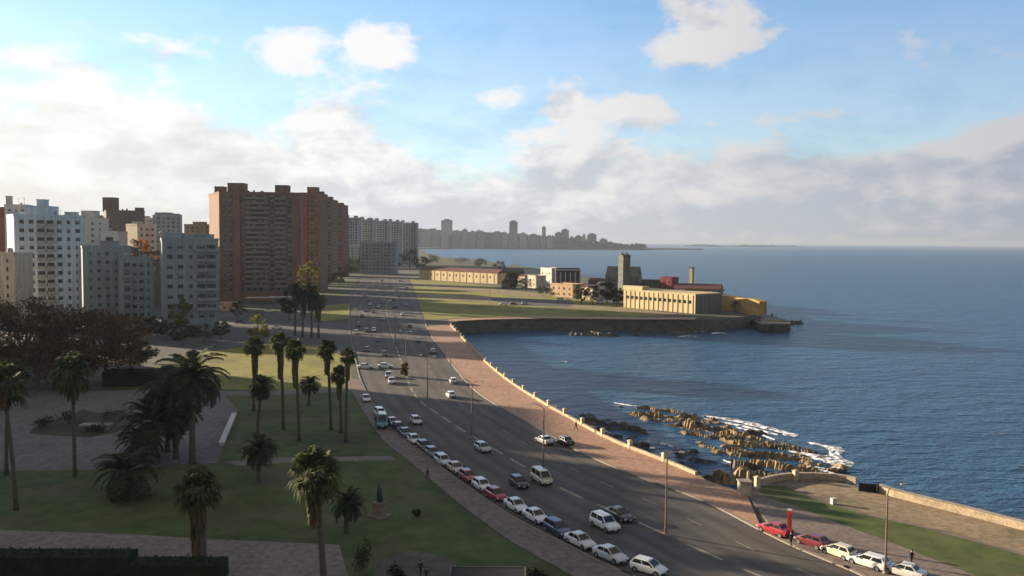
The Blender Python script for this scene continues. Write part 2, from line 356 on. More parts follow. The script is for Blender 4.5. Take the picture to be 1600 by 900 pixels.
# headland lawns right of the road
sheet('lawn', SUNLAWN, [(664, 500), (653, 468), (646, 448), (640, 436), (700, 440), (790, 449), (880, 460), (960, 474), (1010, 484), (1040, 493), (980, 495), (850, 494), (760, 496), (700, 498)], .02)
sheet('path', SANDY, [(652, 464), (650, 459), (740, 463), (840, 470), (960, 480), (1060, 490), (1040, 492), (940, 484), (830, 476), (740, 470)], .04)
sheet('path', SANDY, [(646, 447), (644, 442), (720, 447), (800, 454), (860, 462), (850, 464), (780, 458), (700, 451)], .04)
sheet('car_park', ASPHALT, [(770, 470), (765, 465), (860, 468), (900, 474), (890, 479), (800, 477)], .05)
sheet('path', PROM, [(700, 499), (702, 503.5), (718, 501.5), (760, 499.3), (850, 497.5), (1000, 499.3), (1085, 499.4), (1090, 496), (1000, 496), (850, 494.3), (760, 496.3)], .05)
sheet('coastal_scrub', SCRUB, [(652, 389.6), (666, 394.6), (688, 401.6), (720, 404.7), (755, 406.2), (776, 412), (796, 420), (812, 428), (790, 436), (700, 425), (655, 419), (640, 405)], .03)
sheet('headland_yard', CITYGROUND, [(776, 452), (900, 462), (975, 478), (1100, 495), (1185, 488), (1128, 458), (1035, 441), (905, 432), (800, 412)], .03)
# park paths and plazas
sheet('path', PARKPATH, [(-200, 820), (0, 828), (200, 835), (340, 843), (530, 851), (545, 905), (560, 960), (300, 960), (345, 897), (240, 877), (130, 868), (0, 862), (-200, 855)], .02)
sheet('plaza', PLAZA, [(-200, 738), (240, 733), (262, 726), (340, 724), (350, 690), (372, 640), (345, 612), (250, 608), (130, 612), (0, 606), (-200, 606)], .02)
sheet('path', PARKPATH, [(352, 722), (400, 716), (500, 714), (590, 713), (612, 712), (618, 719), (500, 721), (370, 728)], .024)
sheet('path', PLAZA, [(340, 618), (345, 611), (420, 611), (545, 606), (552, 611), (420, 618)], .026)
sheet('planting_bed', SCRUB, [(45, 678), (52, 668), (74, 658), (96, 653), (130, 640), (152, 646), (190, 642), (208, 652), (200, 670), (176, 677), (140, 684), (92, 681)], .03)
sheet('worn_ground', mat('worn_ground', (.085, .075, .05), .95, .4, .15, fine=.5), [(590, 880), (640, 860), (700, 870), (720, 890), (690, 960), (560, 960)], .022)
# east corner: pavement, grass strip, beige esplanade
kE = [(p.x, p.y) for p in RK if p.y < G(0, 833).y + .5]
mb = MB(); ee = east_end
mb.prism(kE + [tuple(G(*p)[:2]) for p in [(1168, 775), (1185, 761), (1245, 750), (1305, 752), (1400, 778), (1500, 803), (1600, 829)]] + [(ee.x - 3, ee.y - 8), (70, -20)], 0, .12, bottom=False)
struct('sidewalk', mb, SIDEWALK)
sheet('lawn', LAWN, [(1185, 768), (1200, 780), (1235, 790), (1300, 815), (1400, 852), (1480, 884), (1560, 915), (1700, 940), (1700, 900), (1560, 858), (1450, 828), (1350, 805), (1270, 780), (1225, 760), (1190, 761)], .128)
sheet('esplanade', SANDY, [(1232, 758), (1305, 754), (1400, 781), (1500, 806), (1600, 832), (1700, 858), (1700, 896), (1560, 855), (1450, 825), (1350, 802), (1275, 778)], .132)

# lane markings
mb = MB()
MED_PX = [(1230, 918), (1160, 889), (1040, 835), (935, 789), (880, 765), (800, 718), (735, 680), (700, 657), (650, 620), (632, 580), (620, 545), (610, 515), (603, 480), (601, 455), (603, 430), (606, 415)]
MED = spline(gp(MED_PX), 3); T = plen(MED); s = 0
def dash(mb, line, s0, s1, w, z):
    n = max(1, int((s1 - s0) / 4)); P = [at_len(line, s0 + (s1 - s0) * i / n) for i in range(n + 1)]
    Lp = [p + Vector((-t.y, t.x, 0)) * w / 2 for p, t in P]; Rp = [p - Vector((-t.y, t.x, 0)) * w / 2 for p, t in P]; ribbon(mb, Lp, Rp, z)
while s < T:
    dash(mb, MED, s, s + 5.5, .42, .028); s += 8.5
for frac, side in ((.5, 'R'),):
    edge = LK if side == 'L' else RK
    ln = []
    for p in MED[::3]:
        q = min(edge, key=lambda e: (e - p).length); ln.append(p * (1 - frac) + q * frac)
    s = 0; T2 = plen(ln)
    while s < T2:
        dash(mb, ln, s, s + 3, .13, .028); s += 9
struct('lane_markings', mb, PAINTLINE)

# distant coast across the bay
def hill(x0, x1, y0, y1, hfun, name, m, nx=90, ny=10):
    mb = MB(); vs = []
    for j in range(ny + 1):
        for i in range(nx + 1):
            x = x0 + (x1 - x0) * i / nx; y = y0 + (y1 - y0) * j / ny
            e = min(1, j / 2.0) ** .5 * hfun(x, y); vs.append((x, y, e - .5))
    mb.add(vs, [(j * (nx + 1) + i, j * (nx + 1) + i + 1, (j + 1) * (nx + 1) + i + 1, (j + 1) * (nx + 1) + i) for j in range(ny) for i in range(nx)])
    return struct(name, mb, m, True)
FARGREEN = mat('far_woods', (.035, .045, .028), .95, .5, .02)
def hf(x, y): 
    px = 800 + x / y * FPX
    K = [(-400, 362), (640, 362), (700, 366), (760, 367), (830, 370), (860, 373), (900, 377), (930, 380), (960, 383), (1000, 387)]
    py = K[-1][1]
    for (a, ya), (b_, yb) in zip(K, K[1:]):
        if a <= px <= b_: py = ya + (yb - ya) * (px - a) / (b_ - a); break
    return max(2, 34 + (375.5 - py) / FPX * 4700) + 8 * mnoise.noise((x * .012, y * .01, 0))
hill(-1400, 760, 4380, 5200, hf, 'far_hills', FARGREEN)
def hf2(x, y): return 14 + 9 * mnoise.noise((x * .004, 3, 0))
mb = MB()
def low_island(name, px0, px1, Y, h):
    x0 = AT(px0, 380, Y).x; x1 = AT(px1, 380, Y).x
    mb = MB(); n = 40; vs = []
    for j, (dy, k) in enumerate(((0, 0), (60, 1), (260, 1), (400, 0))):
        for i in range(n + 1):
            t = i / n; e = k * h * (4 * t * (1 - t)) ** .5 * (.7 + .6 * mnoise.noise((i * .5, Y, j)))
            vs.append((x0 + (x1 - x0) * t, Y + dy, SEA + e))
    mb.add(vs, [(j * (n + 1) + i, j * (n + 1) + i + 1, (j + 1) * (n + 1) + i + 1, (j + 1) * (n + 1) + i) for j in range(3) for i in range(n)])
    return struct(name, mb, FARGREEN, True)
low_island('far_headland', 930, 1008, 5200, 26)
low_island('low_island', 1075, 1135, 9000, 26)
low_island('low_island', 1125, 1260, 9400, 24)
# wooded skyline on the far coast: one mass nobody could count
rnd = random.Random(3); mb = MB()
for i in range(5200):
    x = rnd.uniform(-1000, 700); y = rnd.uniform(4420, 4800); h0 = hf(x, y) * min(1, (y - 4380) / 164) ** .5; 
    e = 13 + 16 * max(0, mnoise.noise((x * .02, 7, 0)) + .2)
    c = Vector((x, y, h0 + rnd.uniform(-2, e))); s_ = rnd.uniform(5, 10)
    a = Vector((rnd.gauss(0, 1), rnd.gauss(0, 1), rnd.gauss(0, 1))).normalized() * s_; bb = a.cross(Vector((rnd.gauss(0, 1), rnd.gauss(0, 1), rnd.gauss(0, 1)))).normalized() * s_
    mb.add([c - a, c + bb, c + a, c - bb], [(0, 1, 2, 3)])
stuff(mb.build('far_wood', FARGREEN))

# ------------------------------------------------------------------ rocks and foam
def cel_pt(x, y, s_):
    p = mnoise.voronoi(RU(x, y, s_))[1][0]; return (p[0] * 3.7, p[1] * 3.7, p[2] * 3.7)
def RU(x, y, s_):
    # strata run along the reef: cells long that way, short across it
    u = x * .86 - y * .5; v = x * .5 + y * .86; w = 1.2 * mnoise.noise((x * .2, y * .2, 3)); return (u * .22 + w * .3, v * .7 + w, s_)
def reef(name, label, axis, width, zmax, m, seed, step=.9, zbase=SEA, thr=0.0):
    pts = [Vector(p) for p in axis]
    x0 = min(p.x for p in pts) - width; x1 = max(p.x for p in pts) + width; y0 = min(p.y for p in pts) - width; y1 = max(p.y for p in pts) + width
    nx = int((x1 - x0) / step); ny = int((y1 - y0) / step); vs = []; Hh = {}
    for j in range(ny + 1):
        for i in range(nx + 1):
            x = x0 + i * step; y = y0 + j * step; best = 9e9; tt = 0
            for k, (a, b2) in enumerate(zip(pts, pts[1:])):
                ab = b2 - a; t = max(0, min(1, ((x - a.x) * ab.x + (y - a.y) * ab.y) / (ab.x ** 2 + ab.y ** 2)))
                q = a + ab * t; d = sqrt((x - q.x) ** 2 + (y - q.y) ** 2)
                if d < best: best = d; tt = (k + t) / (len(pts) - 1)
            w = width * (.55 + .6 * mnoise.noise((x * .06, y * .06, seed)) + .35)
            e = 1 - best / max(w, .5)
            r = mnoise.fractal((x * .25, y * .25, seed), .9, 2.1, 5); cel = mnoise.voronoi(RU(x, y, seed))[0]
            hsh = mnoise.noise(cel_pt(x, y, seed)); blk = min(1, (cel[1] - cel[0]) * 4.0)
            z = zbase - 1.6 + (zmax - zbase + 1.6) * max(0, min(1, e * 2.4)) * max(.05, .58 + .85 * hsh + .2 * blk - .2 + .34 * r)
            Hh[i, j] = (x, y, z)
    idx = {}; mb = MB(); fs = []
    for j in range(ny):
        for i in range(nx):
            q = [(i, j), (i + 1, j), (i + 1, j + 1), (i, j + 1)]
            if max(Hh[p][2] for p in q) > zbase - .6:
                for p in q:
                    if p not in idx: idx[p] = len(vs); vs.append(Hh[p])
                fs.append(tuple(idx[p] for p in q))
    mb.add(vs, fs); o = mb.build(name, m)
    return tag(o, label, 'rocks') if label else o
def gs(px): return [G(x, y, SEA) for x, y in px]
reef('rocky_reef', 'long brown rock reef running out into the sea with surf on its outer side', gs([(1012, 640), (1060, 658), (1130, 688), (1215, 722), (1262, 732)]), 10.5, -4.5, ROCK, 1.3, .4)
reef('rocky_reef', 'low wave-washed rocks at the seaward end of the brown reef', gs([(1180, 682), (1225, 702), (1270, 716), (1300, 732)]), 6.5, -4.75, DARKROCK, 4.7, .4)
reef('shore_rocks', 'dark rocks strewn along the foot of the promenade sea wall', gs([(905, 657), (960, 680), (1020, 704), (1090, 726), (1150, 742)]), 11, -4.5, DARKROCK, 8.2, .4)
reef('shore_rocks', 'brown rocks in front of the square wall pillar', gs([(1125, 752), (1170, 752), (1215, 756)]), 3.8, -3.8, ROCK, 2.9, .45)
reef('headland_rocks', 'dark rocks below the yellow arched wall at the headland tip', gs([(1095, 505), (1130, 502), (1180, 502), (1200, 500)]), 9, -2.0, DARKROCK, 6.1, 1.4)

reef('headland_rocks', 'dark rocks along the waterline under the headland sea wall', gs([(900, 524), (980, 524), (1060, 522), (1095, 516)]), 6, -4.0, DARKROCK, 3.3, 1.2)
reef('headland_rocks', 'dark rocks broken around the seaward tip of the stone mole', gs([(1180, 507), (1215, 508), (1240, 505)]), 6, -3.4, DARKROCK, 5.7, 1.0)
FOAM = bpy.data.materials.new('sea_foam'); nt, N, L, b = nodes(FOAM); b.inputs['Base Color'].default_value = (.8, .82, .84, 1); b.inputs['Roughness'].default_value = .9
g = N.new('ShaderNodeNewGeometry'); n = N.new('ShaderNodeTexNoise'); n.inputs['Scale'].default_value = .9; n.inputs['Detail'].default_value = 6; n.inputs['Roughness'].default_value = .7; L.new(g.outputs['Position'], n.inputs[0])
rp = N.new('ShaderNodeMapRange'); L.new(n.outputs[0], rp.inputs[0]); rp.inputs[1].default_value = .40; rp.inputs[2].default_value = .56; L.new(rp.outputs[0], b.inputs['Alpha'])
def foam(mb, pts, w0, seed, z=.06):
    r = random.Random(seed); pts = spline(pts, 1.2); A = []; B = []
    for i, p in enumerate(pts):
        t = i / (len(pts) - 1); w = w0 * (sin(pi * min(1, max(0, t))) ** .5 + .05) * r.uniform(.5, 1.2)
        d = (pts[min(i + 1, len(pts) - 1)] - pts[max(i - 1, 0)]).normalized(); nn = Vector((-d.y, d.x, 0)); A.append(p + nn * w); B.append(p - nn * w * .8)
    base = len(mb.v)
    for i in range(len(A) - 1):
        zz = SEA + z
        mb.add([(B[i].x, B[i].y, zz), (B[i + 1].x, B[i + 1].y, zz), (pts[i + 1].x, pts[i + 1].y, zz + .45 * z * 6), (pts[i].x, pts[i].y, zz + .45 * z * 6)], [(0, 1, 2, 3)])
        mb.add([(pts[i].x, pts[i].y, zz + .45 * z * 6), (pts[i + 1].x, pts[i + 1].y, zz + .45 * z * 6), (A[i + 1].x, A[i + 1].y, zz), (A[i].x, A[i].y, zz)], [(0, 1, 2, 3)])
mb = MB()
for i, (pl, w) in enumerate([([(1100, 650), (1140, 656), (1190, 667), (1240, 680)], 1.7), ([(1225, 677), (1236, 680), (1246, 683)], 1.8), ([(1262, 692), (1300, 700), (1312, 712)], 1.7), ([(1290, 712), (1308, 726), (1314, 735)], 2.6), ([(1296, 706), (1316, 722), (1320, 732)], 1.8),
        ([(1238, 738), (1252, 742), (1264, 746)], 1.5), ([(960, 630), (985, 634), (1005, 636)], .6), ([(1010, 690), (1040, 695), (1060, 702)], .4), ([(1130, 720), (1180, 735), (1220, 742)], .5), ([(1085, 519), (1092, 517), (1100, 519)], 1.8), ([(1112, 522), (1124, 520), (1134, 522)], 2.2), ([(1060, 527), (1075, 525), (1090, 527)], 1.5), ([(1120, 514), (1128, 513), (1135, 515)], 1.5),
        ([(1140, 742), (1180, 749), (1205, 752)], .5), ([(905, 662), (930, 668), (960, 680)], .35), ([(1190, 690), (1225, 700), (1255, 712)], 1.1), ([(1250, 705), (1270, 712), (1290, 722)], 2.4), ([(1255, 728), (1285, 736), (1306, 742)], 1.6), ([(1100, 655), (1160, 666), (1215, 680)], 1.2), ([(1150, 668), (1180, 676), (1210, 688)], .8)]):
    foam(mb, gs(pl), w, i)
r = random.Random(5)
for i in range(60):
    px = r.uniform(760, 1600); py = r.uniform(540, 760)
    if px < 800 + (py - 535) * 2.2: continue
    q = G(px, py, SEA); l = r.uniform(.5, 1.3); foam(mb, [q + Vector((-l, -.2, 0)), q, q + Vector((l, r.uniform(-.3, .3), 0))], r.uniform(.12, .3), i + 50, .04)
q = gs([(874, 566), (880, 565), (886, 566)]); foam(mb, q, .5, 99)
stuff(mb.build('sea_foam', FOAM, smooth=True))
# ------------------------------------------------------------------ sea wall parapets
WALLSTONE = mat('parapet_stone', (.36, .29, .20), .9, .3, .5, stretch=(1, 1, 2), fine=3)
PILLARSTONE = mat('pillar_stone', (.45, .38, .27), .9, .25, .8, fine=3)
def wallmesh(mb, pts, w, h, z0=.1):
    A = offset(pts, w / 2); B = offset(pts, -w / 2)
    n = len(pts); vs = [(p.x, p.y, z) for z in (z0, h) for Pp in (A, B) for p in Pp]
    fs = []
    for i in range(n - 1):
        a0, a1, b0, b1 = i, i + 1, n + i, n + i + 1; t = 2 * n
        fs += [(a1, a0, a0 + t, a1 + t), (b0, b1, b1 + t, b0 + t), (b0 + t, b1 + t, a1 + t, a0 + t)]
    fs += [(0, n, 3 * n, 2 * n), (2 * n - 1, n - 1, 3 * n - 1, 4 * n - 1)]
    mb.add(vs, fs)
INSH = offset(SHORE, -.45)
# SHORE runs towards the camera; the land is on its right-hand side
sw = thing('parapet_wall', 'long low cream parapet with small pillars along the seaward edge of the promenade', 'sea wall')
mb = MB(); wallmesh(mb, INSH, .45, .62); mb.build('wall', WALLSTONE, sw)
pm = MB(); pm.box((0, 0, .62), (.62, .62, 1.24)); pm.box((0, 0, 1.30), (.78, .78, .13)); pm.box((0, 0, 1.43), (.5, .5, .13), taper=.5); pme = pm.mesh('pillar', PILLARSTONE)
T = plen(INSH); s = 3.0
while s < T - 1:
    p, t = at_len(INSH, s); o = inst(pme, 'pillar', sw, (p.x, p.y, .1), atan2(t.y, t.x)); s += 9.2
q = G(1163, 774); cp = thing('square_pillar', 'stout square stone pillar where the promenade parapet breaks off', 'pillar', (q.x, q.y, 0))
b2 = MB(); b2.box((0, 0, 1.0), (1.5, 1.5, 1.75)); b2.build('shaft', PILLARSTONE, cp); b2 = MB(); b2.box((0, 0, 1.96), (1.75, 1.75, .18)); b2.build('cap', KERB, cp)
def pwall(px, w, h, label, caps=()):
    t = thing('parapet_wall', label, 'sea wall'); pts = spline(gp(px), 3); mb = MB(); wallmesh(mb, pts, w, h); mb.build('wall', WALLSTONE, t)
    for c in caps: 
        q = G(*c); inst(pme, 'pillar', t, (q.x, q.y, .1), .3)
pwall([(1183, 760), (1210, 753), (1245, 749), (1305, 751), (1338, 757)], .5, 1.0, 'short curved parapet round the back of the grass corner', [(1183, 761), (1243, 751)])
pwall([(1372, 768), (1400, 777.5), (1500, 802.5), (1600, 828.5), (1720, 858), (1900, 903)], 1.1, 1.05, 'thick sunlit cream sea wall beside the beige esplanade')
q = G(1357, 770); t = thing('iron_gate', 'dark gate closing the gap in the cream sea wall', 'gate', (q.x, q.y, .13), -.25)
mb = MB(); mb.box((0, 0, .07), (2.3, .08, .08)); mb.box((0, 0, 1.1), (2.3, .08, .08))
for i in range(15): mb.box((-1.1 + i * .157, 0, .58), (.05, .05, .98))
mb.build('bars', TRIM, t); mb = MB(); mb.box((-1.22, 0, .6), (.14, .14, 1.25)); mb.build('gate_post', TRIM, t); mb = MB(); mb.box((1.22, 0, .6), (.14, .14, 1.25)); mb.build('gate_post', TRIM, t)
mb = MB(); mb.box((0, .3, .5), (2.2, .12, 1.0)); mb.build('backing_panel', TRIM, t)

# ------------------------------------------------------------------ street lamps
def lamp_meshes():
    p = MB(); p.tube([(0, 0, 0), (0, 0, .9), (0, 0, .92), (0, 0, 9.0)], [.17, .17, .12, .075], 10)
    a = MB(); a.tube([(0, 0, 9.0), (.12, 0, 9.5), (.6, 0, 9.85), (1.5, 0, 10.0)], [.07, .06, .05, .045], 8)
    h = MB(); h.box((1.8, 0, 10.02), (.75, .3, .16), taper=.7)
    g = MB(); g.box((1.82, 0, 9.93), (.5, .22, .05))
    b = MB(); b.lathe([(.34, 0), (.34, .12), (.2, .3)], 10)
    return p.mesh('pole', POST), a.mesh('arm', POST), h.mesh('lamp_head', METAL), g.mesh('lens', LAMPCLEAR), b.mesh('base', KERB)
LM = lamp_meshes()
def lamp(px, py, label, rz=0, arms=1, k=1.0, group='lamp posts in the middle of the road'):
    q = G(px, py); t = thing('street_lamp', label, 'street lamp', (q.x, q.y, .03), rz, group); t.scale = (k,) * 3
    inst(LM[0], 'pole', t); inst(LM[4], 'base', t)
    for i in range(arms):
        a = inst(LM[1], 'arm', t, (0, 0, 0), i * pi); h = inst(LM[2], 'lamp_head', a); inst(LM[3], 'lens', h)
for px, py, lb in [(1040, 836, 'nearest tall median lamp post, standing clear of any car with the reef behind it'), (849, 738, 'tall median lamp post beside the cream van'), (737, 684, 'tall median lamp post behind the silver car at the end of the yellow dashes'),
                   (668, 630, 'median lamp post at the start of the yellow dashes'), (634, 576, 'median lamp post by the bare brown shrub'), (618, 540, 'median lamp post in the long tower shadow'), (606, 508, 'far median lamp post in the sunlit strip of road'), (601, 474, 'tiny median lamp post in the furthest tower shadow')]:
    lamp(px, py, lb, -.55 + pi * 0, 2)
lamp(1383, 897, 'rusty lamp post beside the white estate car at the bottom of the picture', .12, 1, .93, 'lamp posts on the pavements')
lamp(765, 476, 'thin lamp post on the headland lawn near the parked cars', .3, 1, .95, 'lamp posts on the pavements')

# ------------------------------------------------------------------ buildings
def wallmat(name, c, var=.1, sc=.08): return mat(name, c, .88, var, sc, stretch=(1, 1, .3), streak=.22)
def brickmat(name, c): return mat(name, c, .9, .22, .15, stretch=(1, 1, .6), fine=1.5)
FRAME = mat('window_frame_paint', (.28, .28, .27), .6, .1, 1)
SHUT = mat('shutter_paint', (.2, .2, .185), .7, .15, .5)
SLAB = mat('balcony_concrete', (.27, .27, .26), .85, .2, .4)
ROOFGREY = mat('roof_felt', (.16, .15, .14), .95, .3, .2)
_wm = {}
SLABD = mat('brown_balcony_concrete', (.16, .14, .13), .85, .2, .4)
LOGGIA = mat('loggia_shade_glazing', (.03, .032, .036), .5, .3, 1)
def winmesh(w, h, fm):
    k = (round(w, 2), round(h, 2), fm.name)
    if k not in _wm:
        mb = MB(); t = .09
        mb.cur = 0
        mb.box((-w / 2 + t / 2, -.05, 0), (t, .16, h)); mb.box((w / 2 - t / 2, -.05, 0), (t, .16, h)); mb.box((0, -.051, h / 2 - t / 2), (w - 2 * t, .16, t)); mb.box((0, -.07, -h / 2 - .05), (w + .12, .26, .1)); mb.box((0, -.03, 0), (.06, .1, h - t))
        mb.cur = 1; mb.quad((-w / 2 + t, -.012, -h / 2), (w / 2 - t, -.012, -h / 2), (w / 2 - t, -.012, h / 2 - t), (-w / 2 + t, -.012, h / 2 - t))
        _wm[k] = mb.mesh('window', [fm, GLASS])
        mb.cur = 2; hh = h * .5; mb.box((0, -.025, h / 2 - t - hh / 2), (w - 2 * t, .03, hh)); _wm[k + ('s',)] = mb.mesh('window', [fm, GLASS, SHUT])
    return _wm[k], _wm[k + ('s',)]
def bal_mesh(w, d, h, m, solid=True):
    k = ('b', round(w, 2), round(d, 2), m.name, solid)
    if k not in _wm:
        mb = MB(); mb.box((0, -d / 2, -.08), (w, d, .16))
        if solid: mb.box((0, -d + .06, h / 2), (w, .12, h)); mb.box((-w / 2 + .06, -d / 2 - .06 + .06, h / 2), (.12, d - .24, h)); mb.box((w / 2 - .06, -d / 2, h / 2), (.12, d - .24, h))
        else:
            mb.box((0, -d + .04, h), (w, .06, .06))
            for i in range(int(w / .25)): mb.box((-w / 2 + .12 + i * .25, -d + .04, h / 2), (.03, .03, h))
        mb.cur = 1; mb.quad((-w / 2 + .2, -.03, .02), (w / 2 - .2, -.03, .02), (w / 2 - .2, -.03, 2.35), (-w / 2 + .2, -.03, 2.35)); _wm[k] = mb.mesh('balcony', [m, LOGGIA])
    return _wm[k]
BR = random.Random(11)
def building(name, label, poly, h, wm, cat='apartment block', facades=(), parapet=True, roofbits=(), z0=0, group=None, roofm=None, maxwin=96):
    """facades: (edge index, floors, columns, window w, window h, margin, balcony column set, balcony material, ground gap)"""
    area = sum(poly[i][0] * poly[(i + 1) % len(poly)][1] - poly[(i + 1) % len(poly)][0] * poly[i][1] for i in range(len(poly)))
    cx = sum(p[0] for p in poly) / len(poly); cy = sum(p[1] for p in poly) / len(poly)
    t = thing(name, label, cat, (cx, cy, z0), 0, group); pl = [(p[0] - cx, p[1] - cy) for p in poly]
    mb = MB(); mb.prism(pl, -.5, h); mb.build('wall', wm, t)
    if parapet:
        mb = MB(); k = 1 + .35 / max(3, max(abs(p[0]) for p in pl)); n = len(pl)
        for i in range(n):
            a = Vector((*pl[i], 0)); b = Vector((*pl[(i + 1) % n], 0)); d = (b - a); c = (a + b) / 2
            mb.box((c.x, c.y, h + .45), (d.length + .3, .3, .9), atan2(d.y, d.x))
        mb.build('parapet', wm, t)
    mb = MB(); mb.sheet([(p[0] * .98, p[1] * .98) for p in pl], h + .02); mb.build('roof', roofm or ROOFGREY, t)
    sgn = 1 if area > 0 else -1
    nwin = 0; extra = []
    for (e, fl, cols, ww, wh, marg, bcols, bm, gap) in facades:
        a = Vector((*pl[e], 0)); b = Vector((*pl[(e + 1) % len(pl)], 0)); d = b - a; Ln = d.length; d.normalize()
        n = Vector((d.y, -d.x, 0)) * sgn
        if sgn < 0: a, d = a + d * Ln, -d
        rz = atan2(d.y, d.x); fh = (h - gap - .4) / fl; cw = (Ln - 2 * marg) / cols
        for f in range(fl - 1, -1, -1):
            for c in range(cols):
                p = a + d * (marg + (c + .5) * cw); z = gap + (f + .5) * fh
                me = winmesh(ww * (.62 if (c + int(ww * 10)) % 3 == 1 and c not in bcols else 1), wh, FRAME)[1 if BR.random() < .4 else 0]
                if nwin < maxwin: inst(me, 'window', t, (p.x + n.x * .01, p.y + n.y * .01, z), rz); nwin += 1
                else: extra.append((me, p, z, rz))
                if c in bcols and f > 0:
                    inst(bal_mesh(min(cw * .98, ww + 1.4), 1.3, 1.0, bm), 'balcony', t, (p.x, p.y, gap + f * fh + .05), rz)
    if extra:
        mb = MB(); mats = []
        for me, p, z, rz in extra:
            M = Matrix.Translation((p.x, p.y, z)) @ Matrix.Rotation(rz, 4, 'Z'); base = len(mb.v)
            mb.v += [tuple(M @ v.co) for v in me.vertices]
            for pg in me.polygons: mb.f.append(tuple(base + i for i in pg.vertices)); mb.mi.append(pg.material_index)
        o = mb.build('window', [FRAME, GLASS, SHUT], t); stuff(o)
    if h > 14 and len(facades):
        x0 = min(p[0] for p in pl); x1 = max(p[0] for p in pl); y0 = min(p[1] for p in pl); y1 = max(p[1] for p in pl)
        for _ in range(4):
            fx_, fy_ = BR.uniform(.25, .75), BR.uniform(.35, .65); s_ = BR.uniform(.8, 1.8); mb = MB(); xx, yy = x0 + (x1 - x0) * fx_, y0 + (y1 - y0) * fy_; kind = BR.random()
            if kind < .4: mb.lathe([(s_ * .7, 0), (s_ * .7, s_ * 1.3), (s_ * .3, s_ * 1.6)], 10, (xx, yy, h)); mb.build('water_tank', METAL, t)
            elif kind < .75: mb.box((xx, yy, h + s_ * .8), (s_ * .6, s_ * .6, s_ * 1.6)); mb.box((xx, yy, h + s_ * 1.65), (s_ * .8, s_ * .8, .12)); mb.build('chimney', wm, t)
            else: mb.tube([(xx, yy, h), (xx, yy, h + s_ * 3.2)], .06, 5); mb.box((xx, yy, h + s_ * 2.8), (1.6, .05, .05)); mb.box((xx, yy, h + s_ * 2.4), (1.1, .05, .05)); mb.build('antenna', METAL, t)
    for (fx, fy, sx, sy, sh) in roofbits:      # lift houses / tanks, placed in fractions of the footprint box
        x0 = min(p[0] for p in pl); x1 = max(p[0] for p in pl); y0 = min(p[1] for p in pl); y1 = max(p[1] for p in pl)
        mb = MB(); mb.box((x0 + (x1 - x0) * fx, y0 + (y1 - y0) * fy, h + sh / 2), (sx, sy, sh)); mb.box((x0 + (x1 - x0) * fx, y0 + (y1 - y0) * fy, h + sh + .12), (sx + .4, sy + .4, .24)); mb.build('lift_house', wm, t)
    return t
def front(px0, px1, Y, depth, skew=0):
    if skew == 'face': skew = (XY(px1, Y)[0] - XY(px0, Y)[0]) * (800 - (px0 + px1) / 2) / FPX * 1.05
    """footprint (ccw) whose front edge 0 spans px0..px1 at depth Y; skew pushes the right end back"""
    x0, _ = XY(px0, Y); x1, _ = XY(px1, Y + skew); d = Vector((x1 - x0, skew, 0)).normalized(); n = Vector((-d.y, d.x, 0)) * depth
    return [(x0, Y), (x1, Y + skew), (x1 + n.x, Y + skew + n.y), (x0 + n.x, Y + n.y)]
def ZT(px, py, Y): return AT(px, py, Y).z

BLUEW = wallmat('pale_blue_render', (.42, .53, .62)); GREYG = wallmat('grey_render', (.27, .31, .33)); GREENG = wallmat('grey_green_render', (.255, .32, .34)); CREAMW = wallmat('cream_render', (.6, .52, .42))
BRICK = brickmat('red_brick', (.19, .112, .08)); BRICKD = brickmat('dark_brick', (.12, .085, .07)); BRICKR = brickmat('bright_red_brick', (.23, .095, .068)); SLABG = wallmat('grey_slab_render', (.36, .37, .38)); TEALG = wallmat('blue_grey_render', (.22, .28, .30)); ORANGEB = brickmat('orange_brick', (.42, .19, .10))
Yb1, Yb3, Yb9 = 322 * S, 300 * S, 290 * S
building('apartment_block', 'pale blue white apartment block with dark stacked balconies behind the brown trees', front(24, 134, Yb1, 18, 'face'), ZT(80, 338, Yb1), BLUEW, facades=[(0, 11, 7, 1.7, 1.5, 1.0, {2, 3}, SLAB, 4)], roofbits=[(.52, .4, 9, 8, 4.2), (.52, .4, 3.2, 3.5, 7), (.85, .5, 4, 4, 2), (.12, .5, 4, 4, 2)])
building('apartment_block', 'slim tall white apartment block at the left edge with a mast on its roof', front(10, 46, 395 * S, 14, 3), ZT(28, 322, 395 * S), WHITEWALL, facades=[(0, 13, 3, 1.5, 1.5, .8, (), SLAB, 4), (3, 13, 3, 1.5, 1.5, 1, (), SLAB, 4)], roofbits=[(.2, .4, 2.2, 2.2, 5)])
building('apartment_block', 'dark red brick apartment block cut off by the left edge', front(-60, 9, 420 * S, 16), ZT(0, 326, 420 * S), BRICKR, facades=[(0, 13, 5, 1.5, 1.5, 1, (), SLAB, 4)])
building('house', 'low pale house half hidden at the far left behind the brown trees', front(-60, 24, 300 * S, 12), ZT(0, 398, 300 * S), CREAMW, 'house', facades=[(0, 7, 5, 1.5, 1.4, 1, (), SLAB, 4)])
building('apartment_block', 'plain grey apartment block with one stepped shoulder beside the pale blue block', front(130, 206, Yb3, 17, 'face'), ZT(165, 388, Yb3), GREYG, facades=[(0, 8, 5, 1.3, 1.3, 1.2, (), SLAB, 4)], roofbits=[(.6, .5, 5, 5, 2.6)])
building('apartment_block', 'lower grey apartment block with window boxes left of the dark gap', front(190, 241, Yb3 - 4, 16, 'face'), ZT(215, 406, Yb3 - 4), GREENG, facades=[(0, 7, 4, 1.6, 1.4, .8, (0,), SLAB, 4)])
building('apartment_block', 'white blank gabled apartment block rising behind the plain grey one', front(132, 172, 420 * S, 14, 'face'), ZT(150, 343, 420 * S), WHITEWALL, facades=[(0, 10, 2, 1.2, 1.2, 2.5, (), SLAB, 12)], roofbits=[(.45, .4, 7, 6, 4.5)])
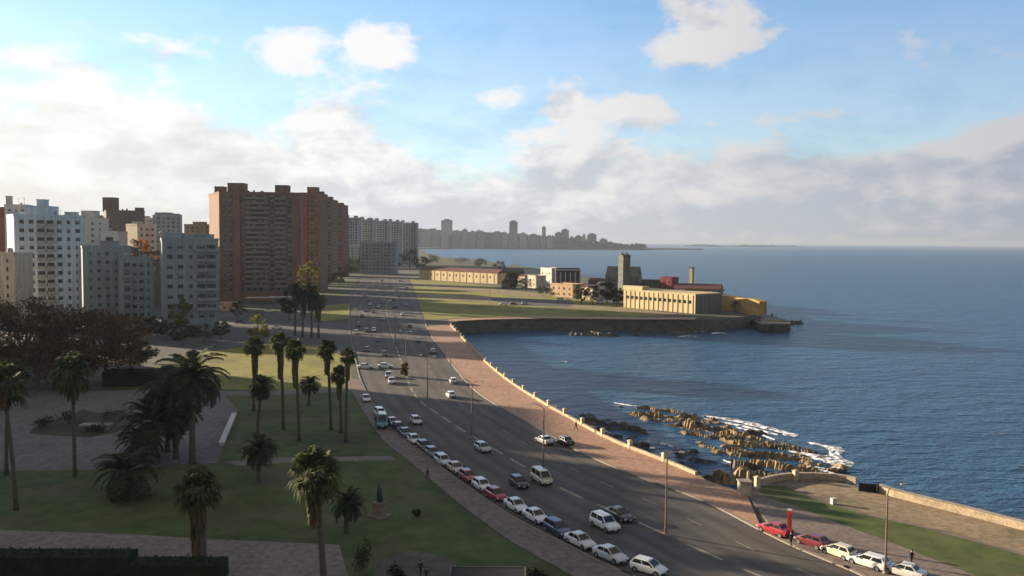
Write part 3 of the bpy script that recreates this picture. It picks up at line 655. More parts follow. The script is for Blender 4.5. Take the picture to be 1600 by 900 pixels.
building('apartment_block', 'smaller white block with a dark square opening beside the blank white gable', front(158, 187, 415 * S, 10), ZT(170, 364, 415 * S), WHITEWALL, facades=[(0, 3, 1, 6.4, 3.4, 1, (), SLAB, 16)])
bt = building('apartment_tower', 'brown brick tower block with a taller square lift shaft on the skyline', front(168, 228, 600 * S, 20, 'face'), ZT(200, 330, 600 * S), BRICKD, 'tower block', facades=[(0, 16, 6, 1.7, 1.5, 1, (), SLAB, 4)], roofbits=[(.2, .5, 8.4, 9, 10.5), (.86, .5, 5, 5, 3)])
building('apartment_block', 'small cream block catching sunlight beside the orange tree', front(216, 246, 470 * S, 12, 10), ZT(230, 352, 470 * S), CREAMW, facades=[(0, 10, 3, 1.6, 1.5, 1, (), SLAB, 5)], roofbits=[(.3, .5, 3, 3, 2)])
building('apartment_block', 'grey rounded apartment block with an antenna on the skyline', front(243, 286, 600 * S, 18, 'face'), ZT(265, 337, 600 * S), GREYG, facades=[(0, 15, 5, 1.8, 1.6, 1, (), SLAB, 5)], roofbits=[(.4, .5, 10, 9, 2.4), (.75, .5, 5, 5, 1.6)])
building('apartment_block', 'ochre apartment block peeping over the roof left of the great red tower', front(289, 330, 640 * S, 16, -6), ZT(310, 352, 640 * S), wallmat('ochre_render', (.30, .21, .13)), facades=[(0, 13, 5, 1.9, 1.6, 1, (), SLAB, 5)], roofbits=[(.4, .5, 9, 7, 2.6)])
building('apartment_block', 'grey green block with deep stacked balconies in front of the great red tower', front(254, 342, Yb9, 16, 'face'), ZT(300, 376, Yb9), GREENG, facades=[(0, 8, 5, 2.0, 1.5, .8, {3, 4}, SLAB, 4)], roofbits=[(.3, .5, 6, 6, 2.6), (.7, .45, 7.5, 7, 2.2)])
for px0, px1, py, Y, wm_, n, lb in [(186, 258, 396, 380, BRICKD, 7, 'brown block filling the gap behind the orange tree'), (60, 132, 356, 470, CREAMW, 7, 'cream block behind the pale blue block, showing only its roof line'), (224, 262, 366, 540, GREYG, 4, 'grey block in the second row beside the small sunlit cream one'), (284, 334, 372, 520, SLABG, 5, 'grey block in the second row right beside the great red tower'), (140, 174, 352, 640, TEALG, 4, 'far blue grey block behind the blank white gable'), (228, 246, 342, 700, CREAMW, 3, 'far cream block between the brown tower and the grey rounded block'), (-40, 14, 352, 520, GREYG, 5, 'grey block behind the left edge brick block')]:
    building('apartment_block', lb, front(px0, px1, Y * S, 14, 'face'), ZT((px0 + px1) / 2, py, Y * S), wm_, facades=[(0, max(5, int(ZT((px0 + px1) / 2, py, Y * S) / 3.1)), n, 1.6, 1.4, 1, (), SLAB, 4)], roofbits=[(.35, .5, 4, 4, 2.4)])
# the great red tower and its row
def tower(label, px0, px1, py, Y, depth, floors, cols, bcols, bits, wm=BRICK, skewpoly=None, ww=1.9, wh=1.7, bmat=SLABD, group='red brick towers in a row', side=None):
    poly = skewpoly or front(px0, px1, Y, depth); fac = [(0, floors, cols, ww, wh, 1.0, bcols, bmat, 5)]
    if side: fac.append(side)
    return building('apartment_tower', label, poly, ZT((px0 + px1) / 2, py, Y), wm, 'tower block', facades=fac, roofbits=bits, group=group)
Yt = 440 * S
fx = lambda px, Y: XY(px, Y)
tp = [fx(344, Yt), fx(470, Yt + 6), fx(474, Yt + 44), fx(328, Yt + 27)]
t1 = tower('great dark red brick tower block with a sunlit orange end wall', 344, 470, 302, Yt, 30, 20, 13, {4, 5, 6, 7, 9, 10}, [(.2, .3, 5, 6, 4.0), (.34, .4, 9, 8, 6.2), (.78, .4, 7, 7, 5.2)], skewpoly=tp, bmat=mat('tan_balcony_concrete', (.21, .185, .16), .85, .2, .4))
# pilasters: projecting brick bays
mb = MB(); cx, cy = t1.location[:2]; zt = ZT(400, 302, Yt)
for px, w, dpt in ((372, 3.4, 2.0), (345.5, 1.2, .8), (463, 4.2, 1.4)):
    x, y = XY(px, Yt + (px - 344) * .05); mb.box((x - cx, y - cy - dpt / 2 + .6, zt / 2), (w, dpt, zt - .6))
mb.build('projecting_bay', brickmat('bay_brick', (.21, .112, .08)), t1)
t2 = tower('second red brick tower with a plain bright gable next to the great tower', 470, 500, 303, 520 * S, 24, 20, 4, (), [(.5, .4, 6.5, 7, 4.6), (.85, .5, 4, 4, 2)], side=(1, 20, 4, 1.8, 1.6, 1, (), SLAB, 5))
mb = MB(); X0, X1 = XY(470, 520 * S)[0], XY(481, 520 * S)[0]; tt = t2.location; mb.box(((X0 + X1) / 2 - tt.x, 520 * S - tt.y, ZT(480, 303, 520 * S) / 2), (X1 - X0, 1.6, ZT(480, 303, 520 * S))); mb.build('gable_bay', brickmat('gable_brick', (.21, .095, .07)), t2)
tower('third red brick tower with a stepped roof', 499, 519, 313, 640 * S, 24, 20, 3, (), [(.5, .4, 7, 8, 3)], side=(1, 20, 4, 1.8, 1.6, 1, (), SLAB, 5))
tower('fourth and furthest red brick tower in the row', 517, 536, 321, 740 * S, 26, 20, 3, (), [(.5, .4, 8, 8, 2.6)], BRICKR, side=(1, 20, 4, 1.8, 1.6, 1, (), SLAB, 5))
for px0, px1, py, Y, lb, n in [(537, 560, 341, 960, 'first pale grey slab block right behind the red towers', 5), (561, 583, 344, 990, 'second pale grey slab block, between a paler and a darker neighbour', 5), (584, 606, 346, 1030, 'third pale grey slab block with small roof boxes', 5), (606, 624, 347, 1060, 'fourth grey slab block, second from the water', 4), (624, 651, 349, 1090, 'last grey slab block, nearest the water', 6)]:
    tower(lb, px0, px1, py, Y * S, 22, 18, n, (), [(.15, .4, 4, 6, 4), (.75, .4, 4, 6, 3)], SLABG, ww=2.2, wh=1.7, group='grey slab blocks')
building('apartment_block', 'low blue grey block standing in front of the grey slab blocks', front(563, 618, 800 * S, 20), ZT(590, 380, 800 * S), TEALG, facades=[(0, 8, 9, 2, 1.6, 1, (), SLAB, 4)])
building('apartment_block', 'small pale block squeezed between the red towers and the blue grey block', front(541, 566, 820 * S, 16), ZT(555, 385, 820 * S), SLABG, facades=[(0, 8, 4, 2, 1.6, 1, (), SLAB, 4)])
# blocks west of the park, outside the picture: they throw the shade over the lawns
for i, (y0, y1, h) in enumerate([(40, 84, 39), (90, 128, 42), (133, 176, 41), (182, 222, 42.5), (226, 258, 40)]):
    x = -205
    building('apartment_block', ['beige block facing the park at its south corner', 'tallest beige block facing the park lawns', 'middle beige block facing the park', 'beige block facing the palm lawn', 'northernmost beige block facing the park trees'][i], [(x, y0 * S), (x + 16, y0 * S), (x + 16, y1 * S), (x, y1 * S)], h * S, CREAMW, facades=[(1, 11, 8, 1.8, 1.5, 1, (), SLAB, 4)], maxwin=30, group='beige blocks along the west side of the park')
# small street buildings
q = G(358, 486); building('kiosk', 'small low salmon coloured kiosk at the foot of the great red tower', [(q.x - 4, q.y), (q.x + 5, q.y + 2), (q.x + 4, q.y + 7), (q.x - 5, q.y + 5)], 3.2, mat('salmon_render', (.6, .33, .22), .85, .15, .4), 'kiosk', facades=[(0, 1, 3, 1.2, 1.2, .5, (), SLAB, .5)])
for px, py, w, lb in [(407, 474, 7, 'wider white market canopy at the foot of the great red tower'), (438, 473, 6, 'narrower white market canopy nearer the dark palms')]:
    q = G(px, py); t = thing('market_canopy', lb, 'canopy', (q.x, q.y, 0), .1, 'white canopies by the tower'); mb = MB(); mb.prism([(-w, -3), (w, -3), (w, 3), (-w, 3)], 3.0, 3.25); mb.build('awning', WHITEWALL, t)
    for sx in (-1, 1):
        for sy in (-1, 1): mb = MB(); mb.tube([(sx * (w - .3), sy * 2.7, 0), (sx * (w - .3), sy * 2.7, 3.0)], .07, 6); mb.build('post', METAL, t)

# ------------------------------------------------------------------ headland buildings
YEL = wallmat('fort_cream_wall', (.50, .41, .24), .15, .1); YELO = wallmat('fort_ochre_wall', (.46, .29, .10), .2, .15); REDROOF = mat('dark_red_tiles', (.12, .05, .045), .9, .3, .4)
STONEG = wallmat('grey_stone', (.155, .155, .14), .2, .2); REDW = wallmat('red_render', (.26, .06, .06)); SLATE = mat('slate_roof', (.10, .09, .085), .8, .3, .3)
DOORM = mat('brown_door', (.10, .06, .04), .6, .2, 1)
def longwall(name, label, a, b, depth, h0, h1, wm, nbut, roofm=None, roofh=2, cat='building', win=True):
    A = G(*a); B = G(*b); d = (B - A); Ln = d.length; d.normalize(); c = (A + B) / 2; rz = atan2(d.y, d.x)
    t = thing(name, label, cat, (c.x, c.y, 0), rz)
    mb = MB(); mb.prism([(-Ln / 2, 0), (Ln / 2, 0), (Ln / 2, depth), (-Ln / 2, depth)], -.3, h0); mb.build('wall', wm, t)
    for i in range(nbut):
        mb = MB(); x = -Ln / 2 + Ln * (i + .5) / nbut; mb.box((x, -.13, h0 / 2 - .2), (.6, .27, h0 - .4)); mb.build('buttress', wm, t)
        if win and i < nbut - 1: mb = MB(); mb.box((x + Ln / nbut / 2, -.03, h0 * .6), (1.4, .1, 1.6)); mb.build('window', GLASS, t)
    if roofm:
        mb = MB(); mb.add([(-Ln / 2 - .4, -.5, h0 + .01), (Ln / 2 + .4, -.5, h0 + .01), (Ln / 2 + .4, depth + .5, h0 + .01), (-Ln / 2 - .4, depth + .5, h0 + .01), (-Ln / 2, depth / 2, h0 + roofh), (Ln / 2, depth / 2, h0 + roofh)], [(0, 1, 5, 4), (2, 3, 4, 5), (3, 0, 4), (1, 2, 5), (3, 2, 1, 0)]); mb.build('roof', roofm, t)
    else:
        mb = MB(); mb.box((0, depth / 2, h0 + .2), (Ln + .3, depth + .3, .4)); mb.build('cornice', wm, t)
    return t, Ln
longwall('warehouse', 'long cream warehouse with a dark red roof beside the far end of the road', (655, 436.5), (777, 444), 12, 8.6, 0, YEL, 12, REDROOF, 2.8, 'warehouse')
F2, L2 = longwall('fort_block', 'long cream buttressed fort block with an end wall coloured dark for shade on the headland', (974, 480), (1086, 490.5), 19, 9.2, 0, YEL, 15, None, 0, 'fort')
mb = MB(); mb.box((L2 / 2 + .3, 9.5, 4.4), (.5, 18.4, 9.2)); mb.build('shaded_end_wall', STONEG, F2)  # end face in a darker colour than the front: its shade is painted in
mb = MB(); mb.box((-L2 / 2 + 6, 3, 10.4), (14, 5, 2)); mb.build('roof_storey', YEL, F2)
# arched sea-side wall
A = G(1117, 483.5); B = G(1186, 492); d = (B - A); Ln = d.length; c = (A + B) / 2; t = thing('arched_wall', 'ochre yellow wall pierced by one big arch at the tip of the headland', 'wall', (c.x, c.y, 0), atan2(d.y, d.x))
mb = MB(); w = Ln / 2; hA = 7.6; ar = 3.0; n = 14
for z0w, z1w, y in ((0, hA, 0),):
    arc = [(ar * cos(pi * i / n), .6 + ar * .0 + 1.6 + ar * sin(pi * i / n)) for i in range(n + 1)]
    outline = [(-w, -.3), (-ar, -.3)] + [(x, z) for x, z in arc[::-1]] + [(ar, -.3), (w, -.3), (w, hA - 1.2), (w * .7, hA - .6), (-w, hA)]
    m_ = len(outline); vs = [(x, 0, z) for x, z in outline] + [(x, 4.5, z) for x, z in outline]
    mb.add(vs, [tuple(range(m_)), tuple(range(2 * m_ - 1, m_ - 1, -1))] + [(i, m_ + i, m_ + (i + 1) % m_, (i + 1) % m_) for i in range(m_)])
mb.build('wall', YELO, t)
mb = MB(); mb.tube([(ar * 1.1 * cos(pi * i / n), -.1, 2.2 + ar * 1.1 * sin(pi * i / n)) for i in range(n + 1)], .32, 6); mb.build('arch_ring', STONEG, t)
mb = MB(); mb.box((0, 2.6, 2.6), (2 * ar + .2, .3, 5.6)); mb.build('arch_backing', YEL, t)
mb = MB(); mb.box((w - 2.4, -1.6, 1.2), (8, 3.0, 3.0)); mb.build('lower_wall', YELO, t)
# mole
mb = MB(); P = [G(*p, -1.5) for p in [(1170, 496), (1195, 491), (1236, 500), (1234, 505), (1190, 506)]]; mb.prism([(p.x, p.y) for p in P], SEA - 3, -1.8); o = mb.build('stone_mole', DARKROCK); tag(o, 'low dark stone mole ending the headland beyond the arched wall', 'mole')
mb = MB(); q = G(1210, 500, -1.2); mb.box((q.x, q.y, -1.5), (12, 2.2, .6), -.3); o = mb.build('stone_ledge', mat('mole_top', (.3, .25, .17), .9, .3, .4)); tag(o, 'pale flat ledge on top of the dark stone mole', 'ledge')
def hbox(name, label, px0, px1, pyb, pyt, depth, wm, rot=0, cat='building', fl=1, cols=2, roofm=None, gable=0, ww=1.2, wh=1.4):
    A = G((px0 + px1) / 2, pyb); Y = A.y; w = (px1 - px0) / FPX * Y; h = max(2.5, ZT((px0 + px1) / 2, pyt, Y)); a = rot
    cr = [(-w / 2, 0), (w / 2, 0), (w / 2, depth), (-w / 2, depth)]; poly = [(A.x + x * cos(a) - y * sin(a), Y + x * sin(a) + y * cos(a)) for x, y in cr]
    t = building(name, label, poly, h, wm, cat, facades=[(0, fl, cols, ww, wh, .6, (), SLAB, .4), (3, fl, max(1, cols // 2), ww, wh, .6, (), SLAB, .4)], parapet=not gable)
    if gable:
        cx, cy = t.location[:2]; pl = [(p[0] - cx, p[1] - cy) for p in poly]; m0 = ((pl[0][0] + pl[3][0]) / 2, (pl[0][1] + pl[3][1]) / 2); m1 = ((pl[1][0] + pl[2][0]) / 2, (pl[1][1] + pl[2][1]) / 2)
        mb = MB(); mb.add([(*p, h + .03) for p in pl] + [(*m0, h + gable), (*m1, h + gable)], [(0, 1, 5, 4), (2, 3, 4, 5), (3, 0, 4), (1, 2, 5)]); mb.build('tiled_roof', roofm, t)
    return t
hbox('villa', 'bright white two storey villa by the water beyond the headland trees', 838, 868, 446, 420, 9, WHITEWALL, -1.0, 'villa', 2, 3)
gl = hbox('gallery', 'white roofed gallery with dark open bays joined to the white villa', 868, 906, 448, 421, 10, SLATE, 0, 'building', 2, 5)
mb = MB(); q = G(887, 448); wq = 38 / FPX * q.y
for i in range(6): mb.box((-wq / 2 + wq * i / 5, -6.3, 5.4), (.8, .8, 11.2))
mb.box((0, -6.0, ZT(887, 421, q.y) - .4), (wq + 1, 2.6, .8)); mb.build('column', WHITEWALL, gl)
hbox('house', 'orange ochre house with a terrace in front of the white villa', 852, 902, 464, 445, 10, wallmat('orange_render', (.42, .29, .19)), -.85, 'house', 2, 4)
hbox('house', 'pale salmon house left of the white villa', 820, 842, 450, 432, 9, CREAMW, -.95, 'house', 2, 2)
hbox('shed', 'dark long sheds right behind the red roofed warehouse', 778, 815, 440, 425, 14, BRICKD, -.2, 'shed', 1, 4, SLATE, 3)
ct = hbox('castle_tower', 'tall grey stone castle tower rising over the headland', 963, 975, 468, 401, 5.5, STONEG, -1.0, 'tower', 6, 1, ww=.6, wh=1.4)
hh = ZT(968, 401, G(968, 468).y)
for i in range(4):
    mb = MB(); a = -1.0 + pi / 2 * i; mb.box((2.3 * cos(a), 2.3 * sin(a), hh + 1.3), (1.2, 1.2, 1.2), a); mb.build('merlon', STONEG, ct)
hbox('castle_hall', 'grey castle hall with a pointed slate roof round the stone tower', 945, 997, 465, 432, 14, STONEG, -.3, 'castle', 3, 5, SLATE, 6)
hbox('house', 'dark slate roofed house between the castle hall and the red block', 998, 1032, 462, 440, 12, SLATE, -.2, 'house', 2, 4)
hbox('warehouse', 'small bright red block among the dark headland roofs', 1030, 1050, 463, 435, 9, REDW, -.7, 'warehouse', 3, 2)
hbox('depot', 'wide brown roofed depot behind the cream fort block', 1052, 1125, 470, 451, 22, wallmat('brown_render', (.24, .17, .10)), -.3, 'depot', 1, 8, REDROOF, 2.5)
hbox('house', 'low white roofed house just behind the cream fort end wall', 1075, 1110, 478, 459, 7, WHITEWALL, -.3, 'house', 1, 4)
for px0, px1, pyb, pyt, dp, wm_, rot, cols, gab, lb in [(906, 928, 468, 449, 7, CREAMW, -.8, 3, 1.6, 'small cream gabled house behind the tree pair'), (930, 946, 462, 444, 7, STONEG, -.6, 2, 1.5, 'small grey gabled house left of the castle hall'), (918, 940, 456, 438, 8, BRICKD, -.5, 3, 1.5, 'brown roofed house on the water side left of the castle'), (806, 822, 446, 432, 7, CREAMW, -.8, 2, 1.4, 'little cream house between the sheds and the salmon house'), (782, 800, 452, 440, 6, BRICKD, -.6, 2, 1.4, 'low brown house beside the red roofed warehouse'), (1006, 1026, 470, 452, 7, CREAMW, -.8, 3, 1.3, 'low cream house right behind the buttressed fort block'), (1050, 1068, 474, 455, 7, BRICKD, -.6, 2, 1.2, 'brown house peeping over the buttressed fort block'), (1108, 1122, 474, 456, 6, STONEG, -.6, 2, 1.1, 'grey house between the fort end wall and the arched wall'), (985, 1004, 458, 443, 7, STONEG, -.6, 2, 1.4, 'grey house right of the castle hall')]:
    hbox('house', lb, px0, px1, pyb, pyt, dp, wm_, rot, 'house', 1, cols, SLATE if wm_ is STONEG else REDROOF, gab)
q = G(1080, 466); t = thing('chimney', 'square brick chimney standing over the brown roofed depot', 'chimney', (q.x, q.y, 0), -.75); hz = ZT(1080, 419, q.y)
mb = MB(); mb.box((0, 0, hz / 2), (2.4, 2.4, hz), taper=.85); mb.build('shaft', wallmat('chimney_brick', (.36, .30, .16)), t); mb = MB(); mb.box((0, 0, hz + .3), (2.5, 2.5, .8)); mb.build('cap', SLATE, t)

# distant city on the far coast: window grid is in the material
def citymat(name, c):
    m = bpy.data.materials.new(name); nt, N, L, b = nodes(m); b.inputs['Roughness'].default_value = .8
    tc = N.new('ShaderNodeTexCoord'); br = N.new('ShaderNodeTexBrick'); mp = N.new('ShaderNodeMapping'); mp.inputs['Rotation'].default_value = (pi / 2, 0, 0); L.new(tc.outputs['Object'], mp.inputs[0]); L.new(mp.outputs[0], br.inputs[0])
    br.inputs['Scale'].default_value = .14; br.offset = 0; br.inputs['Color1'].default_value = (.05, .055, .06, 1); br.inputs['Color2'].default_value = (.09, .09, .09, 1); br.inputs['Mortar'].default_value = rgb(c); br.inputs['Mortar Size'].default_value = .16; L.new(br.outputs[0], b.inputs['Base Color']); return m
CM = [citymat('far_block_grey', (.13, .135, .14)), citymat('far_block_pale', (.24, .23, .22)), citymat('far_block_brown', (.11, .085, .075))]
for px0, px1, py, k, lb in [(658, 672, 362, 0, 'grey far block just right of the last slab block'), (676, 686, 361, 0, 'grey far block left of the broad pale topped tower'), (689, 706, 344, 1, 'broad pale far tower with a dark top on the skyline'), (722, 730, 359, 0, 'narrow far block where the wooded skyline dips'), (733, 742, 362, 0, 'low far block in the middle of the woods'), (768, 785, 363, 2, 'wide low brownish far block left of the tallest far tower'), (795, 808, 346, 0, 'tall slim far tower standing alone on the skyline'), (846, 852, 355, 0, 'thin far tower like a chimney on the skyline'),
                        (866, 878, 364, 2, 'left half of the humped far building'), (876, 888, 359, 0, 'taller half of the humped far building'), (898, 908, 369, 2, 'low brown far block before the white sliver'), (909, 914, 367, 1, 'narrow bright white far block'), (917, 931, 366, 0, 'square grey far block right of the white sliver'), (936, 948, 374, 1, 'last low far block on the point'), (700, 716, 367, 2, 'low brown far block under the broad pale tower'), (745, 756, 364, 0, 'low grey far block in the dip left of the wide brownish one'), (784, 792, 364, 1, 'small pale far block just left of the tallest far tower'), (812, 822, 365, 1, 'small pale far block just right of the tallest far tower'), (826, 840, 367, 2, 'low brown far block between the tallest tower and the thin one'), (854, 862, 369, 1, 'tiny pale far block right of the thin chimney like tower'), (889, 897, 371, 1, 'tiny pale far block right of the humped far building'), (950, 957, 379, 0, 'tiny grey far block at the very end of the point')]:
    Y = 4360 if px0 < 860 else 4560; x0 = XY(px0, Y)[0]; x1 = XY(px1, Y)[0]; z = ZT((px0 + px1) / 2, py, Y)
    t = MB(); w = (x1 - x0) / 2; t.prism([(-w, 0), (w, 0), (w, 30), (-w, 30)], 0, z); t.prism([(-w * .5, 8), (w * .5, 8), (w * .5, 20), (-w * .5, 20)], z + .01, z + 6)
    o = t.build('far_tower_block', CM[k], None, False, ((x0 + x1) / 2, Y, 0)); tag(o, lb, 'tower block', 'tower blocks on the far coast')
# ------------------------------------------------------------------ trees and palms
def leafcloud(mb, c, R, n, size, r, flat=1.0, droop=0):
    for _ in range(n):
        d = Vector((r.gauss(0, 1), r.gauss(0, 1), r.gauss(0, 1) * flat)).normalized() * (r.random() ** .45)
        p = Vector(c) + Vector((d.x * R[0], d.y * R[1], d.z * R[2])); s_ = size * r.uniform(.6, 1.3)
        a = Vector((r.gauss(0, 1), r.gauss(0, 1), r.gauss(0, .6) - droop)).normalized(); b = a.cross(Vector((r.gauss(0, 1), r.gauss(0, 1), r.gauss(0, 1)))).normalized()
        mb.add([p - a * s_, p + b * s_ * .45, p + a * s_, p - b * s_ * .45], [(0, 1, 2, 3)])
def tree_mesh(seed, h, cr, leaf, clumps=34, per=46, size=.42, bare=False, low=.28, droop=0):
    r = random.Random(seed); tk = MB(); tk.tube([(0, 0, -.2), (.05, 0, h * .15), (r.uniform(-.2, .2), r.uniform(-.2, .2), h * .38)], [h * .028, h * .022, h * .017], 8)
    cw = MB(); fork = Vector((0, 0, h * .36))
    for i in range(clumps):
        a = r.uniform(0, 2 * pi); e = r.uniform(low, 1.0); k = sin(pi * min(1, max(.12, (e - low) / (1 - low) * .82 + .12))) ** .6
        rad = cr * k * r.uniform(.55, 1.0); c = Vector((rad * cos(a), rad * sin(a), h * e - .06 * h))
        R = cr * r.uniform(.2, .36); leafcloud(cw, c, (R, R, R * .7), per, size, r, 1, droop)
        if i % 2 == 0 or bare:
            mid = fork.lerp(c, .5) + Vector((0, 0, h * .04)); tk.tube([fork, mid, c], [h * .011, h * .006, h * .002], 5, False)
        if bare:
            for _ in range(5):
                q = c + Vector((r.gauss(0, R), r.gauss(0, R), abs(r.gauss(0, R)))); tk.tube([mid.lerp(c, .6), q], [.05, .015], 3, False)
    return tk, cw
_tm = {}
def tree(px, py, pyt, crpx, kind, label, name='park_tree', group=None, seed=0, cat='tree', squash=1.0):
    q = G(px, py); Y = q.y; h = ZT(px, pyt, Y); cr = crpx / FPX * Y
    lm, bare, per, cl = {'brown': (BROWNLEAF, True, 70, 44), 'orange': (ORANGELEAF, False, 40, 34), 'green': (GREENLEAF, False, 50, 34), 'lime': (LIMELEAF, False, 44, 30), 'dark': (DARKLEAF, False, 60, 34)}[kind]
    tk, cw = tree_mesh(seed + int(px), h, cr, lm, cl, per, max(.2, min(.6, h * .034)) * (.72 if kind == 'brown' else 1), bare, .3 if h > 5 else .15)
    t = thing(name, label, cat, (q.x, q.y, 0), 0, group); tk.build('trunk', BARK, t, True); cw.build('crown', lm, t); return t
for px, py, pyt, cr, lb in [(-14, 600, 470, 62, 'brown leafed park tree cut off by the left edge'), (38, 604, 466, 58, 'broad brown park tree before the pale blue block, second from the left'), (86, 600, 474, 56, 'brown park tree behind the slender lone palm'), (128, 606, 480, 50, 'brown park tree in the middle of the grove'), (166, 600, 478, 50, 'brown park tree over the dark clipped hedge'), (204, 588, 492, 40, 'sparse brown park tree at the right end of the grove'), (60, 612, 530, 44, 'smaller brown tree in the front row of the grove'), (-40, 620, 520, 50, 'brown tree low at the left picture edge behind the twin palms')]:
    tree(px, py, pyt, cr, 'brown', lb, group='brown autumn trees of the park grove')
tree(215, 500, 366, 30, 'orange', 'orange autumn tree between the grey blocks', seed=3); tree(283, 520, 462, 15, 'lime', 'thin pale green tree in front of the grey green block'); tree(285, 540, 505, 16, 'green', 'small dull green tree at the street edge below the grey green block')
tree(318, 535, 505, 22, 'green', 'bushy grey green tree at the corner of the street', seed=2); tree(405, 540, 490, 18, 'lime', 'yellow green tree above the leftmost tall fan palm'); tree(483, 480, 404, 17, 'lime', 'rounded yellow green tree against the red towers', seed=1)
tree(208, 582, 540, 17, 'lime', 'bright yellow green bush behind the dark clipped hedge', 'bush', cat='bush'); tree(228, 566, 536, 16, 'dark', 'dark round bush right of the bright yellow green bush', 'bush', cat='bush'); tree(222, 520, 497, 16, 'dark', 'dark round tree at the foot of the lower grey block')
for px, py, pyt, cr, k, lb in [(245, 528, 492, 16, 'dark', 'dark tree closing the gap between the grey blocks'), (180, 520, 488, 18, 'green', 'green tree before the plain grey block'), (140, 520, 486, 18, 'dark', 'dark tree between the brown grove and the plain grey block'), (262, 532, 503, 13, 'dark', 'small dark tree at the left corner of the grey green block'), (345, 530, 500, 14, 'dark', 'dark tree between the grey green block and the salmon kiosk'), (372, 498, 470, 13, 'green', 'green tree right of the salmon kiosk'), (452, 500, 452, 15, 'dark', 'tall dark tree left of the dark palm clump'), (300, 528, 508, 13, 'dark', 'low dark tree at the middle of the grey green block'), (505, 452, 428, 13, 'green', 'green tree on the far lawn below the red towers'), (530, 446, 424, 12, 'dark', 'dark tree on the far lawn by the road')]:
    tree(px, py, pyt, cr, k, lb, 'street_tree', seed=9)
tree(632, 588, 566, 7, 'brown', 'bare brown shrub on the road median', 'shrub', cat='shrub')
for i, (px, py, pyt, cr, k, lb) in enumerate([(555, 428, 404, 22, 'dark', 'dark tree at the foot of the pale small block'), (520, 434, 412, 16, 'dark', 'dark tree below the furthest red tower'), (620, 420, 396, 13, 'dark', 'dark tree below the third grey slab block'), (640, 419, 388, 14, 'dark', 'tall dark tree below the last grey slab block'), (657, 424, 398, 12, 'dark', 'dark tree touching the red roofed warehouse'), (672, 414, 398, 14, 'dark', 'dark tree on the shore behind the warehouse'), (545, 432, 414, 14, 'green', 'green tree left of the road end'),
        (800, 452, 428, 17, 'dark', 'dark tree right of the red roofed warehouse'), (822, 456, 434, 13, 'green', 'green tree by the pale salmon house'), (848, 462, 446, 9, 'green', 'small tree left of the orange ochre house'), (908, 476, 444, 13, 'green', 'left tree of the pair before the castle'), (926, 476, 446, 13, 'green', 'right tree of the pair before the castle'), (948, 474, 440, 16, 'dark', 'dark tree under the castle tower'), (965, 478, 450, 11, 'dark', 'dark tree at the near corner of the fort block'), (1000, 468, 442, 14, 'dark', 'dark tree behind the buttressed fort block'), (1122, 466, 446, 8, 'dark', 'small dark tree above the ochre arched wall'), (780, 422, 408, 12, 'dark', 'dark shore tree beyond the sheds'), (750, 418, 404, 12, 'dark', 'dark shore tree beyond the warehouse roof'), (720, 412, 402, 14, 'dark', 'low dark scrub on the shore behind the warehouse')]):
    tree(px, py, pyt, cr, k, lb, 'headland_tree' if px > 700 else 'street_tree', seed=i)

def fan_crown(seed, R, n=58, droopk=1.0):
    r = random.Random(seed); mb = MB()
    for i in range(n):
        a = r.uniform(0, 2 * pi); e = r.uniform(-.95, 1.35); d = Vector((cos(a) * cos(e), sin(a) * cos(e), sin(e))); pl = R * r.uniform(.45, .6)
        base = d * .25; tip = d * pl + Vector((0, 0, -.12 * pl)); side = d.cross(Vector((0, 0, 1))).normalized(); upn = side.cross(d).normalized()
        mb.add([base - side * .05, base + side * .05, tip + side * .04, tip - side * .04], [(0, 1, 2, 3)])
        fl = R * r.uniform(.5, .65)
        for k in range(11):
            q = radians(-100 + 20 * k); dd = d * cos(q) + side * sin(q); ll = fl * (.75 + .25 * cos(q)); m_ = tip + dd * ll * .6 + upn * .12 * ll; e_ = tip + dd * ll + Vector((0, 0, -.3 * ll * droopk)); wv = dd.cross(upn) * (.1 * fl)
            mb.add([tip - wv * .2, m_ - wv, e_, m_ + wv, tip + wv * .2], [(0, 1, 2, 3, 4)])
    return mb
def skirt(seed, Rt, L):
    r = random.Random(seed); mb = MB()
    for i in range(150):
        a = r.uniform(0, 2 * pi); z = -r.random() ** 1.2 * L; o = Rt * (1 + .9 * (1 + z / L) * r.uniform(.5, 1)); c = Vector((cos(a) * o, sin(a) * o, z)); l = r.uniform(.6, 1.3); wv = Vector((-sin(a), cos(a), 0)) * r.uniform(.12, .24); e = c + Vector((cos(a) * .1, sin(a) * .1, -l))
        mb.add([c - wv, c + wv, e + wv * .5, e - wv * .5], [(0, 1, 2, 3)])
    return mb
def feather_crown(seed, R, n=72, low=-.5):
    r = random.Random(seed); mb = MB()
    for i in range(n):
        a = r.uniform(0, 2 * pi); e = r.uniform(low, 1.4); hd = Vector((cos(a), sin(a), 0)); P = []; LN = R * r.uniform(.85, 1.1)
        p = Vector((0, 0, 0)); ang = e
        for k in range(8):
            P.append(p); p = p + (hd * cos(ang) + Vector((0, 0, sin(ang)))) * LN / 7; ang -= .15 + .035 * k
        side = Vector((-sin(a), cos(a), 0))
        for k in range(7):
            d = (P[k + 1] - P[k]); w = .05 * (1 - k / 8); mb.add([P[k] - side * w, P[k] + side * w, P[k + 1] + side * w * .8, P[k + 1] - side * w * .8], [(0, 1, 2, 3)])
            if k < 1: continue
            for j in range(3):
                c = P[k] + d * (j / 3); dn = d.normalized(); ll = R * .2 * (1.1 - abs(k - 3.5) / 5); 
                for s_ in (-1, 1):
                    e_ = c + side * s_ * ll * .8 + dn * ll * .55 + Vector((0, 0, -.15 * ll)); mb.add([c, c + dn * .26 * R / 4 + Vector((0, 0, .03)), e_], [(0, 1, 2)])
    return mb
FAN = [fan_crown(i, 2.3) .mesh('crown', PALMLEAF) for i in range(4)]
